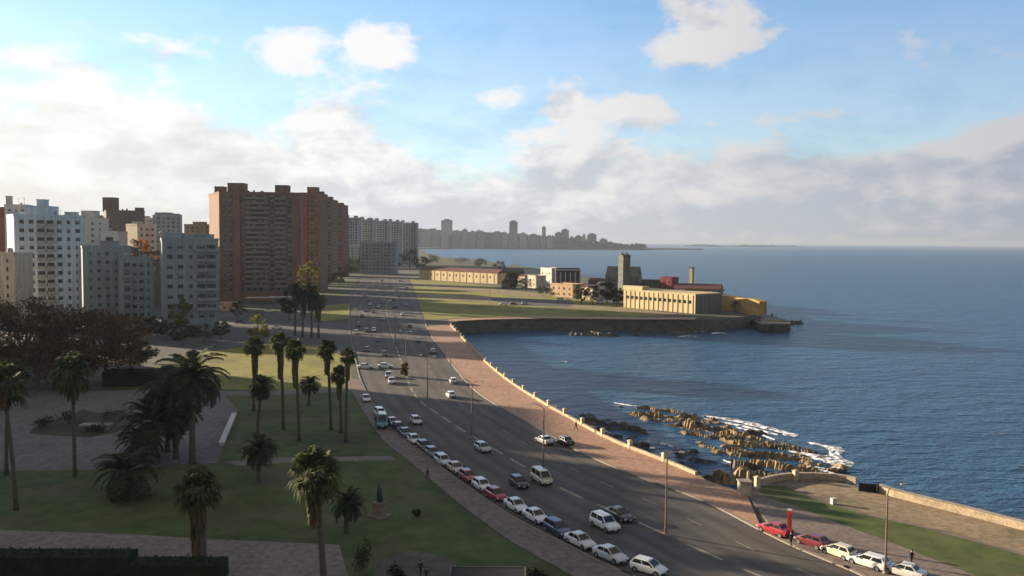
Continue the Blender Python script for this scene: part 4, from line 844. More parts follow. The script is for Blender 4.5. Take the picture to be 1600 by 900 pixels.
FEA = [feather_crown(i + 20, 4.0).mesh('crown', DATELEAF) for i in range(3)]
SKM = [skirt(i, .42, 3.6).mesh('dead_frond_skirt', DEADFROND) for i in range(2)]
PR = random.Random(4)
def palm(px, pyb, pyc, rpx, kind, label, skirt_k=1.0, trunk=.26, group=None, pxb=None):
    """base at pixel (pxb or px, pyb), crown centre at pixel (px, pyc)"""
    q = G((pxb or px) + PR.uniform(-3, 3), pyb); top = AT(px, pyc, q.y); h = top.z; cr = rpx / FPX * q.y; lean = top.x - q.x
    t = thing('fan_palm' if kind == 'fan' else 'date_palm', label, 'palm tree', (q.x, q.y, 0), 0, group)
    mb = MB(); n = 8; mb.tube([(lean * (i / n) ** 1.6, 0, -.2 + (h + .2) * i / n) for i in range(n + 1)], [trunk * (1.45 if i == 0 else 1.15 - .35 * i / n) for i in range(n + 1)], 10); mb.build('trunk', PALMBARK, t, True)
    i = PR.randrange(12)
    if kind == 'fan': o = inst(FAN[i % 4], 'crown', t, (lean, 0, h), PR.uniform(0, 6)); o.scale = (cr / 2.1, cr / 2.1, cr / 2.1 * PR.uniform(.95, 1.25)); o.rotation_euler = (PR.uniform(-.2, .2), PR.uniform(-.2, .2), PR.uniform(0, 6))
    else: o = inst(FEA[i % 3], 'crown', t, (lean, 0, h), PR.uniform(0, 6)); o.scale = (cr / 3.4, cr / 3.4, cr / 3.4 * PR.uniform(.9, 1.15)); o.rotation_euler = (PR.uniform(-.15, .15), PR.uniform(-.15, .15), PR.uniform(0, 6))
    if skirt_k > 0: o = inst(SKM[i % 2], 'dead_frond_skirt', t, (lean, 0, h - .2), PR.uniform(0, 6)); o.scale = (cr / 2.1, cr / 2.1, skirt_k)
    return t
gpalm = 'tall slender fan palms by the road'
palm(398, 642, 540, 15, 'fan', 'leftmost tall fan palm of the row, with a long brown skirt', 1.6, group=gpalm)
palm(438, 671, 535, 16, 'fan', 'tall fan palm just left of the pair in the middle of the row', 1.5, group=gpalm, pxb=440)
palm(461, 688, 546, 16, 'fan', 'tall fan palm whose skirt stands before the sunlit lawn', 1.4, group=gpalm, pxb=465)
palm(511, 672, 546, 16, 'fan', 'lone tall fan palm with a narrow neck, left of the roadside pair', 1.0, group=gpalm, pxb=515)
palm(543, 690, 556, 14, 'fan', 'taller palm of the roadside pair nearest the white limousine', .9, group=gpalm)
palm(530, 676, 586, 15, 'fan', 'shorter palm of the roadside pair', .9, group=gpalm, pxb=535)
palm(410, 680, 603, 22, 'date', 'dark bushy palm under the leftmost tall fan palm', .5, pxb=405)
palm(485, 633, 600, 18, 'date', 'short dark palm in the sunlit lawn', .3)
for px, pyc, pyb, lb in [(463, 452, 524, 'leftmost of the dark palms clumped before the red tower'), (474, 462, 527, 'dark clump palm with the thickest crown before the red tower'), (486, 456, 526, 'dark clump palm below the yellow green tree'), (497, 470, 528, 'rightmost and shortest palm of the dark clump')]:
    palm(px, pyb, pyc, 15, 'date', lb, 1.6, .35, 'clump of dark palms before the red tower')
palm(405, 752, 703, 30, 'date', 'small spreading palm standing alone on the lawn', .3, .3)
palm(491, 940, 738, 41, 'fan', 'tall near palm with a big shaggy crown and pale dead fronds', 1.1, .3, pxb=507)
palm(543, 832, 786, 30, 'date', 'low palm right of the tall shaggy palm', .3, .3)
palm(309, 888, 764, 35, 'fan', 'near fan palm with a thick skirted trunk beside the beige path', 2.0, .55, pxb=312)
palm(200, 778, 738, 50, 'date', 'low wide date palm spreading over the dark lawn', 0, .5)
palm(240, 722, 660, 54, 'date', 'big dark date palm left of the grey path', .3, .5)
palm(262, 706, 610, 44, 'date', 'dark date palm overlapping the tall bushy one by the path', .5, .4)
palm(273, 716, 640, 44, 'date', 'dark date palm crowded between the big one and the tall bushy one', .4, .4)
palm(222, 716, 690, 40, 'date', 'dark low date palm behind the wide one on the lawn', .2, .45)
palm(300, 724, 590, 54, 'date', 'tall bushy date palm at the head of the grey path', .8, .45)
palm(113, 744, 583, 32, 'fan', 'slender lone palm in front of the planting bed', .9, .24, pxb=119)
palm(14, 742, 586, 30, 'fan', 'further palm of the twin palms at the left edge', .7, .24, pxb=12)
palm(4, 797, 600, 34, 'fan', 'nearer palm of the twin palms at the left edge', .7, .24, pxb=23)

def shrub(px, py, wpx, hpx, lm, label, name='shrub', seed=1):
    q = G(px, py); k = q.y / FPX; r = random.Random(seed); mb = MB()
    for i in range(9): leafcloud(mb, (r.gauss(0, wpx * k * .25), r.gauss(0, wpx * k * .2), hpx * k * r.uniform(.3, .75)), (wpx * k * .3, wpx * k * .3, hpx * k * .33), 60, .16, r)
    t = thing(name, label, 'shrub', (q.x, q.y, 0)); mb.build('foliage', lm, t); sb = MB()
    for i in range(4): sb.tube([(0, 0, -.05), (r.gauss(0, wpx * k * .15), r.gauss(0, wpx * k * .12), hpx * k * .6)], [.05, .02], 5)
    sb.build('stem', BARK, t); return t
shrub(66, 668, 34, 20, DARKLEAF, 'dark shrub at the left end of the planting bed'); shrub(108, 664, 34, 26, DARKLEAF, 'dark shrub behind the slender lone palm', seed=2); shrub(180, 668, 30, 34, GREENLEAF, 'taller green shrub at the right end of the planting bed', seed=3); shrub(150, 676, 30, 14, DARKLEAF, 'low shrub under the pale stone table', seed=4)
shrub(650, 807, 12, 12, DARKLEAF, 'small dark shrub on the lawn right of the statue', seed=5); shrub(620, 905, 22, 24, DARKLEAF, 'dark round shrub at the bottom picture edge left of the two walkers', seed=6); shrub(842, 915, 36, 28, DARKLEAF, 'dark shrub at the bottom edge right of the dark flat roof', seed=7)
shrub(566, 895, 30, 60, GREENLEAF, 'thin leafy sapling at the bottom edge of the lawn', 'sapling', 8)
q = G(150, 672); t = thing('stone_table', 'pale stone table in the planting bed', 'table', (q.x, q.y, 0), .1); mb = MB(); mb.box((0, 0, 1.0), (5.2, 2.2, .2)); mb.build('table_top', KERB, t); mb = MB(); mb.box((-1.8, 0, .45), (.5, 1.6, .9)); mb.build('leg', KERB, t); mb = MB(); mb.box((1.8, 0, .45), (.5, 1.6, .9)); mb.build('leg', KERB, t)
# clipped hedges
def hedge(px0, px1, py, hgt, dep, label, seed):
    a = G(px0, py); b = G(px1, py); Ln = (b - a).length; c = (a + b) / 2; r = random.Random(seed); t = thing('clipped_hedge', label, 'hedge', (c.x, c.y, 0), atan2(b.y - a.y, b.x - a.x)); mb = MB(); mb.box((0, dep / 2, hgt / 2), (Ln, dep, hgt)); mb.build('inner_growth', DARKLEAF, t); mb = MB()
    for _ in range(int(Ln * (dep + hgt) * 16)):
        x = r.uniform(-Ln / 2, Ln / 2); k = r.random(); p = Vector((x, r.uniform(-.05, dep), hgt) if k < dep / (dep + hgt) else (x, -.05, r.uniform(0, hgt))) + Vector((r.gauss(0, .06), r.gauss(0, .08), .16 * mnoise.noise((x * .9, k * 4, seed)) + r.uniform(-.1, .18)))
        aa = Vector((r.gauss(0, 1), r.gauss(0, 1), r.gauss(0, 1))).normalized() * .16; bb = aa.cross(Vector((r.gauss(0, 1), r.gauss(0, 1), r.gauss(0, 1)))).normalized() * .09; mb.add([p - aa, p + bb, p + aa, p - bb], [(0, 1, 2, 3)])
    mb.build('foliage', DARKLEAF, t)
hedge(160, 252, 604, 3.4, 5, 'dark tall clipped hedge at the back of the grey plaza', 1)
hedge(-60, 200, 905, 2.2, 2.5, 'dark clipped hedge along the bottom left picture edge', 2); hedge(200, 345, 912, 1.8, 2.5, 'end of the dark hedge next to the thick skirted palm', 3)
# white low wall, pavilion roof, statue, pylon, litter box
a = G(346, 697); b_ = G(366, 650); d = b_ - a; t = thing('seat_wall', 'long low white seat wall between the grey path and the lawn', 'seat wall', ((a + b_) / 2)[:], atan2(d.y, d.x)); mb = MB(); mb.box((0, 0, .25), (d.length, .7, .5)); mb.build('wall', WHITEWALL, t); mb = MB(); mb.box((0, 0, .56), (d.length + .1, .9, .12)); mb.build('seat', WHITEWALL, t)
a = G(706, 886, 3.1); t = thing('kiosk', 'park kiosk with a dark flat roof and pale edging at the bottom of the picture', 'kiosk', (a.x + 3.45, a.y - 2.6, 0), 0); mb = MB(); mb.box((0, 0, 1.45), (6.0, 4.4, 2.9)); mb.build('wall', mat('kiosk_wall', (.12, .07, .06), .8, .2, 1), t); mb = MB(); mb.box((0, 0, 3.0), (6.9, 5.2, .2)); mb.build('roof', mat('kiosk_roof', (.02, .018, .02), .9, .3, .8), t)
mb = MB(); [mb.box((0, sy * 2.62, 3.06), (7.1, .12, .2)) for sy in (-1, 1)]; [mb.box((sx * 3.49, 0, 3.06), (.12, 5.1, .2)) for sx in (-1, 1)]; mb.build('roof_edge', mat('kiosk_edge', (.11, .10, .085), .8, .2, 1), t)
q = G(1233, 842); t = thing('sign_pylon', 'slim red advertising pylon with a pale cap behind the red parked cars', 'sign', (q.x, q.y, .12), -.6); mb = MB(); mb.box((0, 0, 1.75), (.44, .3, 2.9)); mb.build('panel', paint('pylon_red', (.5, .03, .03), .4), t); mb = MB(); mb.box((0, 0, 3.28), (.5, .36, .16)); mb.build('cap', WHITEWALL, t); mb = MB(); mb.box((0, 0, .15), (.7, .4, .3)); mb.build('base', TRIM, t)
mb = MB(); mb.box((0, -.16, 2.0), (.24, .03, 1.5)); mb.build('side_strip', paint('pylon_dark_red', (.3, .02, .03), .4), t)
q = G(1302, 789); t = thing('litter_bin', 'small white box bin alone on the beige esplanade', 'bin', (q.x, q.y, .14), .3); mb = MB(); mb.box((0, 0, .35), (.6, .5, .7)); mb.build('bin_body', WHITEWALL, t); mb = MB(); mb.box((0, 0, .74), (.66, .56, .08)); mb.build('lid', WHITEWALL, t)

# ------------------------------------------------------------------ cars
def car_kind(L_, W, Hh, prof, cab, nose=.5):
    """prof: stations (t, z bottom, z top, width factor) back to front; cab: (rear base, rear roof, front roof, front base) as t"""
    bm = MB(); n = 12; rings = []
    for t, zb, zt, wf in prof:
        x = -L_ / 2 + L_ * t; w = W / 2 * wf; h = zt - zb
        half = [(0, zb), (w * .86, zb), (w * .97, zb + .12 * h), (w, zb + .5 * h), (w * .975, zb + .82 * h), (w * .88, zt - .01), (0, zt + .025)]
        rings.append([(x, y, z) for y, z in half] + [(x, -y, z) for y, z in half[-2:0:-1]])
    n = len(rings[0]); vs = [v for r_ in rings for v in r_]; fs = []
    for i in range(len(rings) - 1):
        for k in range(n): fs.append((i * n + k, (i + 1) * n + k, (i + 1) * n + (k + 1) % n, i * n + (k + 1) % n))
    fs += [tuple(range(n)), tuple(range(len(rings) * n - 1, (len(rings) - 1) * n - 1, -1))]
    bm.add(vs, fs)
    X = lambda t: -L_ / 2 + L_ * t
    zbelt = max(p[2] for p in prof if cab[0] - .05 <= p[0] <= cab[3] + .05) - .03; wb = W / 2 * .89; wr = W / 2 * .74
    b0, r0_, f0, fb = [X(t) for t in cab]; zr = Hh
    base = [(b0, -wb, zbelt), (fb, -wb, zbelt), (fb, wb, zbelt), (b0, wb, zbelt)]; top = [(r0_, -wr, zr - .05), (f0, -wr, zr - .05), (f0, wr, zr - .05), (r0_, wr, zr - .05)]
    k = .12; cap = [(r0_ + k, -wr * .8, zr), (f0 - k, -wr * .8, zr), (f0 - k, wr * .8, zr), (r0_ + k, wr * .8, zr)]
    bm.add(base + top + cap, [(0, 1, 5, 4), (1, 2, 6, 5), (2, 3, 7, 6), (3, 0, 4, 7), (4, 5, 9, 8), (5, 6, 10, 9), (6, 7, 11, 10), (7, 4, 8, 11), (8, 9, 10, 11)])
    V = Vector
    def pane(a, b, c, d, u0, u1, v0, v1, out):
        a, b, c, d = V(a), V(b), V(c), V(d); P = lambda u, v: (a.lerp(b, u)).lerp(d.lerp(c, u), v) + V(out) * .012
        m_ = MB(); m_.quad(P(u0, v0), P(u1, v0), P(u1, v1), P(u0, v1)); return m_
    parts = {}
    parts['windscreen'] = pane(base[1], base[2], top[2], top[1], .06, .94, .06, .94, (1, 0, .5))
    parts['rear_window'] = pane(base[3], base[0], top[0], top[3], .08, .92, .25, .92, (-1, 0, .3))
    sides = []
    for s_ in (-1, 1):
        B = [base[0], base[1], top[1], top[0]] if s_ < 0 else [base[3], base[2], top[2], top[3]]
        m_ = MB()
        for u0, u1 in ((.07, .48), (.53, .95)):
            p = pane(*B, u0, u1, .1, .9, (0, s_, .3)); m_.add(p.v, p.f if s_ < 0 else [f[::-1] for f in p.f])
        sides.append(m_)
    xf, xr = X(.815), X(.185); R = .31 if Hh < 1.6 else .35
    arch = MB()
    for x in (xf, xr):
        for s_ in (-1, 1): arch.lathe([(R + .05, 0), (R + .05, .02)], 14, (0, 0, 0)); 
        # turn the last two discs upright
    arch = MB()
    for x in (xf, xr):
        for s_ in (-1, 1):
            y = s_ * (W / 2 * .955); c = 14; vs = [(x + (R + .06) * cos(2 * pi * i / c), y + s_ * .012, R + (R + .06) * sin(2 * pi * i / c)) for i in range(c)]; arch.add(vs, [tuple(range(c)) if s_ < 0 else tuple(range(c - 1, -1, -1))])
    ty = MB(); c = 16; vs = []
    for yy, rr in ((-.1, R * .9), (-.085, R), (.085, R), (.1, R * .9)): vs += [(rr * cos(2 * pi * i / c), yy, rr * sin(2 * pi * i / c)) for i in range(c)]
    ty.add(vs, [(j * c + i, j * c + (i + 1) % c, (j + 1) * c + (i + 1) % c, (j + 1) * c + i) for j in range(3) for i in range(c)] + [tuple(range(c - 1, -1, -1)), tuple(range(3 * c, 4 * c))])
    rm = MB()
    for yy in (-.106, .106): rm.add([(R * .62 * cos(2 * pi * i / c), yy, R * .62 * sin(2 * pi * i / c)) for i in range(c)], [tuple(range(c)) if yy < 0 else tuple(range(c - 1, -1, -1))])
    fr, rr_ = prof[-2], prof[1]
    hl = MB(); hl.box((0, 0, 0), (.16, .36, .15)); tl = MB(); tl.box((0, 0, 0), (.1, .24, .26)); mi = MB(); mi.box((0, 0, 0), (.12, .2, .13))
    pl = MB(); pl.box((0, 0, 0), (.03, .42, .12)); bu = MB(); bu.box((0, 0, 0), (.12, W * .86, .16))
    return dict(L=L_, W=W, H=Hh, body=bm.mesh('body', TRIM), ws=parts['windscreen'].mesh('windscreen', CARGLASS), rw=parts['rear_window'].mesh('rear_window', CARGLASS), sw=[s_.mesh('side_window', CARGLASS) for s_ in sides], arch=arch.mesh('wheel_arch', TRIM), ty=ty.mesh('tyre', TYRE, False), rim=rm.mesh('rim', RIM), hl=hl.mesh('headlight', LAMPCLEAR), tl=tl.mesh('tail_light', LAMPRED), mi=mi.mesh('wing_mirror', TRIM), pl=pl.mesh('number_plate', PLATE), bu=bu.mesh('bumper', TRIM), wheels=[(x, s_ * (W / 2 - .085), R) for x in (xf, xr) for s_ in (-1, 1)],
        hlp=[(X(.965), s_ * W * .36, prof[-2][2] - .1) for s_ in (-1, 1)], tlp=[(X(.012) - .0, s_ * W * .38, prof[1][2] - .18) for s_ in (-1, 1)], mip=[(fb - .25, s_ * (W / 2 + .04), zbelt + .06) for s_ in (-1, 1)], fx=X(1), rx=X(0), bz=prof[-1][1] - .02)
hatch = car_kind(3.75, 1.64, 1.45, [(0, .45, .80, .84), (.02, .3, .95, .94), (.1, .22, .98, .99), (.3, .2, .96, 1), (.5, .2, .95, 1), (.68, .2, .95, 1), (.74, .2, .91, .99), (.9, .22, .80, .96), (.975, .3, .68, .88), (1, .42, .58, .78)], (.01, .12, .56, .76))
sedan = car_kind(4.2, 1.68, 1.42, [(0, .45, .84, .82), (.015, .3, .93, .93), (.1, .22, .96, .98), (.2, .2, .96, 1), (.5, .2, .93, 1), (.66, .2, .93, 1), (.72, .2, .89, .99), (.9, .22, .78, .96), (.975, .3, .66, .88), (1, .42, .56, .78)], (.14, .26, .54, .73))
suv = car_kind(4.2, 1.76, 1.72, [(0, .5, .95, .9), (.015, .36, 1.05, .96), (.1, .3, 1.08, 1), (.5, .28, 1.06, 1), (.7, .28, 1.06, 1), (.76, .28, 1.02, .99), (.92, .3, .94, .97), (.98, .4, .82, .92), (1, .5, .7, .86)], (.005, .06, .6, .76))
van = car_kind(4.3, 1.75, 1.92, [(0, .45, 1.0, .94), (.01, .3, 1.1, .98), (.1, .26, 1.12, 1), (.5, .25, 1.1, 1), (.8, .25, 1.05, 1), (.86, .26, 1.0, .99), (.96, .3, .9, .95), (1, .42, .7, .86)], (.003, .03, .7, .9))
estate = car_kind(4.3, 1.68, 1.47, [(0, .45, .86, .86), (.015, .3, .95, .95), (.1, .22, .97, .99), (.5, .2, .94, 1), (.68, .2, .93, 1), (.73, .2, .89, .99), (.9, .22, .79, .96), (.975, .3, .67, .88), (1, .42, .57, .78)], (.005, .08, .55, .73))
KIND = {'hatch': hatch, 'sedan': sedan, 'suv': suv, 'van': van, 'estate': estate}
PAINTS = {k: paint('car_paint_' + k, v) for k, v in dict(white=(.72, .72, .70), offwhite=(.62, .60, .55), dullwhite=(.52, .53, .53), silver=(.38, .39, .40), beige=(.48, .42, .33), red=(.33, .03, .035), dark=(.025, .027, .032), blue=(.03, .05, .12), grey=(.13, .135, .14), cream=(.62, .56, .42), teal=(.12, .30, .32), maroon=(.14, .02, .03)).items()}
def recolour(o, m):
    o.material_slots[0].link = 'OBJECT'; o.material_slots[0].material = m
PROTO = {}; CR2 = random.Random(6)
def car(kind, colour, pos, heading, label, group):
    K = KIND[kind]; pm_ = PAINTS[colour if colour != 'white' else CR2.choice(['white', 'white', 'offwhite', 'dullwhite'])]
    if kind not in PROTO:
        t = thing('car', label, 'car'); b = inst(K['body'], 'body', t); recolour(b, pm_)
        inst(K['ws'], 'windscreen', t); inst(K['rw'], 'rear_window', t)
        for s_ in K['sw']: inst(s_, 'side_window', t)
        inst(K['arch'], 'wheel_arch', t)
        for w in K['wheels']:
            w_ = inst(K['ty'], 'wheel', t, w); inst(K['rim'], 'rim', w_)
        for p in K['hlp']: inst(K['hl'], 'headlight', t, p)
        for p in K['tlp']: inst(K['tl'], 'tail_light', t, p)
        for p in K['mip']: inst(K['mi'], 'wing_mirror', t, p)
        inst(K['pl'], 'number_plate', t, (K['fx'] + .05, 0, .45)); inst(K['pl'], 'number_plate', t, (K['rx'] - .05, 0, .62)); inst(K['bu'], 'bumper', t, (K['fx'] - .01, 0, .42)); inst(K['bu'], 'bumper', t, (K['rx'] + .01, 0, .45))
        PROTO[kind] = t
    else:
        t = copy_tree(PROTO[kind])
        for ch in t.children:
            if ch.name.startswith('body'): recolour(ch, pm_)
    t.name = {'van': 'parked_van' if 'parked' in label else 'van', 'suv': 'car', 'hatch': 'car', 'sedan': 'car', 'estate': 'car'}[kind]
    t.location = pos; t.rotation_euler = (0, 0, heading); t['label'] = label; t['category'] = 'van' if kind == 'van' else 'car'; t['group'] = group
    return t
# parked row on the park side, equal spacing along the kerb, near to far; noses towards the camera
ROWL = spline(gp([(1012, 894), (965, 880), (922, 860), (880, 839), (847, 820), (817, 803), (791, 788), (764, 772), (738, 756), (704, 732), (670, 709), (643, 688), (613, 664)]), 2)
row = [('hatch', 'white', 'white hatchback parked nearest the bottom edge in the long kerbside row'), ('sedan', 'white', 'white saloon, second from the bottom in the long kerbside row'), ('sedan', 'white', 'white saloon parked just in front of the dark blue one in the kerbside row'), ('estate', 'blue', 'dark blue estate car parked between white cars in the kerbside row'), ('sedan', 'white', 'white saloon parked just behind the dark blue estate'), ('sedan', 'white', 'white saloon parked right in front of the nearer red hatchback'), ('hatch', 'red', 'nearer red hatchback in the kerbside row'), ('hatch', 'white', 'white car parked between the two red cars of the kerbside row'), ('hatch', 'red', 'further red hatchback in the kerbside row'), ('sedan', 'beige', 'beige saloon parked right behind the further red hatchback'), ('estate', 'white', 'white estate parked behind the beige saloon'), ('hatch', 'grey', 'grey hatchback parked abreast of the dark walker on the pavement'), ('hatch', 'dark', 'black hatchback parked behind the grey hatchback'), ('sedan', 'white', 'white saloon parked behind the black hatchback'), ('sedan', 'blue', 'dark blue saloon parked in the upper part of the kerbside row'), ('hatch', 'dark', 'black car parked second from the top of the kerbside row'), ('sedan', 'silver', 'silver saloon parked at the top of the kerbside row')]
Tt = plen(ROWL); step = Tt / (len(row) - 1)
CR = random.Random(21)
for i, (k, c, lb) in enumerate(row):
    p, d = at_len(ROWL, i * step + CR.uniform(-.22, .22)); nn = Vector((-d.y, d.x, 0)) * CR.uniform(-.15, .15); car(k, c, (p.x + nn.x, p.y + nn.y, .022), atan2(-d.y, -d.x) + CR.uniform(-.03, .03), lb, 'cars parked along the park kerb')
ROWR = spline(gp([(1408, 899), (1354, 884), (1310, 868), (1268, 853), (1208, 833)]), 2)
for (px, py, k, c, lb, s_) in [(1412, 900, 'sedan', 'white', 'white saloon at the bottom edge, last of the right hand row', 0), (1356, 885, 'estate', 'white', 'white estate car beside the rusty lamp post', 0), (1310, 869, 'hatch', 'cream', 'cream hatchback parked between the white estate and the maroon car', 0), (1268, 853, 'hatch', 'maroon', 'maroon hatchback parked between the red pylon and the cream hatchback', 0), (1210, 834, 'sedan', 'red', 'bright red car with a glaring bonnet in front of the red pylon', 0)]:
    q = G(px, py); j = min(range(len(ROWR)), key=lambda i: (ROWR[i] - q).length); d = (ROWR[min(j + 1, len(ROWR) - 1)] - ROWR[max(j - 1, 0)]).normalized(); nn = Vector((d.y, -d.x, 0)) * 0
    car(k, c, (q.x, q.y, .022), atan2(d.y, d.x) + CR.uniform(-.03, .03), lb, 'cars parked by the esplanade')
def road_dir(q):
    j = min(range(len(MED)), key=lambda i: (MED[i] - q).length); return (MED[min(j + 1, len(MED) - 1)] - MED[max(j - 1, 0)]).normalized()
FARCARS = [(k, c, px, py, s_, lb) for k, c, px, py, s_, lb in [
    ('sedan', 'silver', 598, 500, -1, 'silver far car at the upper border of the sunlit strip'), ('hatch', 'dark', 566, 496, -1, 'black far car by the kerb above the sunlit strip'), ('sedan', 'white', 578, 477, -1, 'white far car in the left middle of the distant shadow'), ('hatch', 'maroon', 597, 474, -1, 'small dark red far car beside the median in the distant shadow'), ('sedan', 'dark', 569, 463, -1, 'dark far car on the distant sunlit strip by the kerb'), ('van', 'white', 583, 458, -1, 'white far van above the distant sunlit strip'), ('hatch', 'blue', 594, 453, -1, 'blue far car near the head of the road'), ('sedan', 'silver', 572, 452, -1, 'silver far car near the head of the road'), ('sedan', 'white', 584, 444, -1, 'white dot of a car left of the warehouse'), ('hatch', 'dark', 597, 440, -1, 'dark dot of a car left of the warehouse'), ('sedan', 'silver', 634, 478, 1, 'silver far car going away along the right kerb'), ('hatch', 'dark', 615, 470, 1, 'dark far car going away beside the median'), ('sedan', 'white', 618, 455, 1, 'white far car going away near the head of the road'), ('van', 'silver', 636, 452, 1, 'silver far van going away near the head of the road'), ('sedan', 'dark', 640, 512, 1, 'dark saloon going away across the sunlit strip'), ('hatch', 'silver', 676, 552, 1, 'silver hatchback going away in the tower shadow by the promenade'), ('sedan', 'dark', 600, 556, -1, 'dark saloon leaving the tower shadow by the median'), ('hatch', 'white', 556, 522, -1, 'white hatchback by the left kerb at the sunlit strip')]]
moving = [('sedan', 'white', 572, 627, -1, 'white saloon driving just beyond the top of the parked row'), ('hatch', 'white', 650, 662, -1, 'white hatchback driving beside the parked dark blue saloon'), ('hatch', 'silver', 754, 705, -1, 'silver hatchback driving past the end of the yellow dashes'), ('hatch', 'dark', 810, 760, -1, 'dark hatchback driving left of the cream van'), ('van', 'cream', 846, 754, -1, 'cream van driving close to the median dashes'), ('suv', 'white', 945, 826, -1, 'white off roader driving abreast of a dark saloon'), ('sedan', 'dark', 968, 811, -1, 'dark saloon driving beyond the white off roader'), ('sedan', 'white', 850, 693, 1, 'white saloon driving away beside the promenade kerb'), ('sedan', 'dark', 882, 694, 1, 'dark saloon following the white saloon along the promenade kerb'),
    ('hatch', 'white', 704, 621, 1, 'white hatchback driving away, nearer of two on the sunlit right lanes'), ('hatch', 'white', 708, 599, 1, 'white hatchback driving away, further of two on the sunlit right lanes'), ('sedan', 'white', 612, 599, -1, 'white saloon driving left of the bare brown shrub'), ('hatch', 'silver', 607, 590, -1, 'silver hatchback just ahead of the white saloon by the brown shrub'), ('sedan', 'dark', 573, 549, -1, 'dark saloon in the edge of the tower shadow above the white limousine'), ('sedan', 'dark', 590, 534, -1, 'dark saloon alone in the middle of the tower shadow'), ('hatch', 'dark', 572, 519, -1, 'dark hatchback entering the sunlit strip of road'), ('hatch', 'white', 584, 518, -1, 'white hatchback glinting at the sunlit strip of road'), ('sedan', 'white', 653, 534, 1, 'white saloon in shadow near the promenade corner'), ('sedan', 'white', 592, 465, -1, 'small white far car on the distant sunlit strip'), ('sedan', 'silver', 591, 481, -1, 'silver far car in the distant shadow'), ('hatch', 'grey', 583, 489, -1, 'grey far car behind the silver one in the distant shadow'), ('sedan', 'blue', 571, 487, -1, 'blue far car leftmost in the distant shadow'), ('hatch', 'grey', 563, 483, -1, 'grey far car at the left kerb in the distant shadow'), ('sedan', 'dark', 576, 470, -1, 'dark far car at the distant kerb'), ('sedan', 'dark', 623, 464, 1, 'dark far car going away on the distant right lanes'), ('sedan', 'white', 629, 493, 1, 'white far car going away in the distant shadow'), ('hatch', 'grey', 619, 481, 1, 'grey far car going away in the distant shadow'), ('sedan', 'dark', 560, 510, -1, 'dark far car near the left kerb at the sunlit strip'), ('sedan', 'white', 610, 447, -1, 'tiny white car at the far end of the road'), ('sedan', 'grey', 625, 440, 1, 'tiny grey car at the far end of the road')] + FARCARS
for k, c, px, py, s_, lb in moving:
    q = G(px, py); d = road_dir(q) * s_; car(k, c, (q.x, q.y, .022), atan2(d.y, d.x) + CR.uniform(-.04, .04), lb, 'cars driving on the road')
# white limousine turning across the road: two cars nose to tail, side on
q = G(571, 576); car('sedan', 'white', (q.x, q.y, .022), .25, 'white saloon turning side on beside the roadside palms', 'cars driving on the road')
q = G(602, 575); car('sedan', 'white', (q.x, q.y, .022), .12, 'white saloon side on right behind the turning white saloon', 'cars driving on the road')
q = G(597, 668); t = car('van', 'teal', (q.x, q.y, .13), radians(-80), 'teal blue van parked on the pavement above the kerbside row', 'vans on the pavement'); t.scale = (1.1, 1.1, 1.3)
q = G(594, 651); d = road_dir(q); car('suv', 'white', (q.x, q.y, .022), atan2(-d.y, -d.x), 'pale off roader parked just behind the teal van', 'cars parked along the park kerb')
for px, py, k, c, rz, lb in [(786, 477, 'sedan', 'white', .2, 'white far car, leftmost on the headland car park'), (802, 476, 'sedan', 'maroon', .3, 'dark red far car, middle one on the headland car park'), (820, 476, 'hatch', 'silver', .2, 'silver far car, rightmost on the headland car park'), (876, 470, 'van', 'white', .1, 'white far van in front of the orange ochre house'), (888, 471, 'sedan', 'white', 0, 'white far car right of the van by the ochre house'), (937, 474, 'van', 'white', .1, 'white far van under the castle trees'),
    (412, 517, 'sedan', 'silver', .5, 'silver car on the side street below the canopies'), (432, 514, 'sedan', 'white', .4, 'white car on the side street beside the dark palms'), (395, 520, 'hatch', 'blue', .6, 'blue car on the side street behind the leftmost fan palm'), (338, 521, 'sedan', 'grey', .1, 'grey car parked before the kiosk by the red tower'), (420, 488, 'sedan', 'white', .3, 'white car parked in front of the white canopies'), (405, 492, 'hatch', 'dark', .3, 'dark car parked left of the white one by the canopies'), (375, 505, 'sedan', 'dark', .2, 'dark car on the street below the red tower')]:
    q = G(px, py); car(k, c, (q.x, q.y, .03), rz, lb, 'cars parked away from the main road')

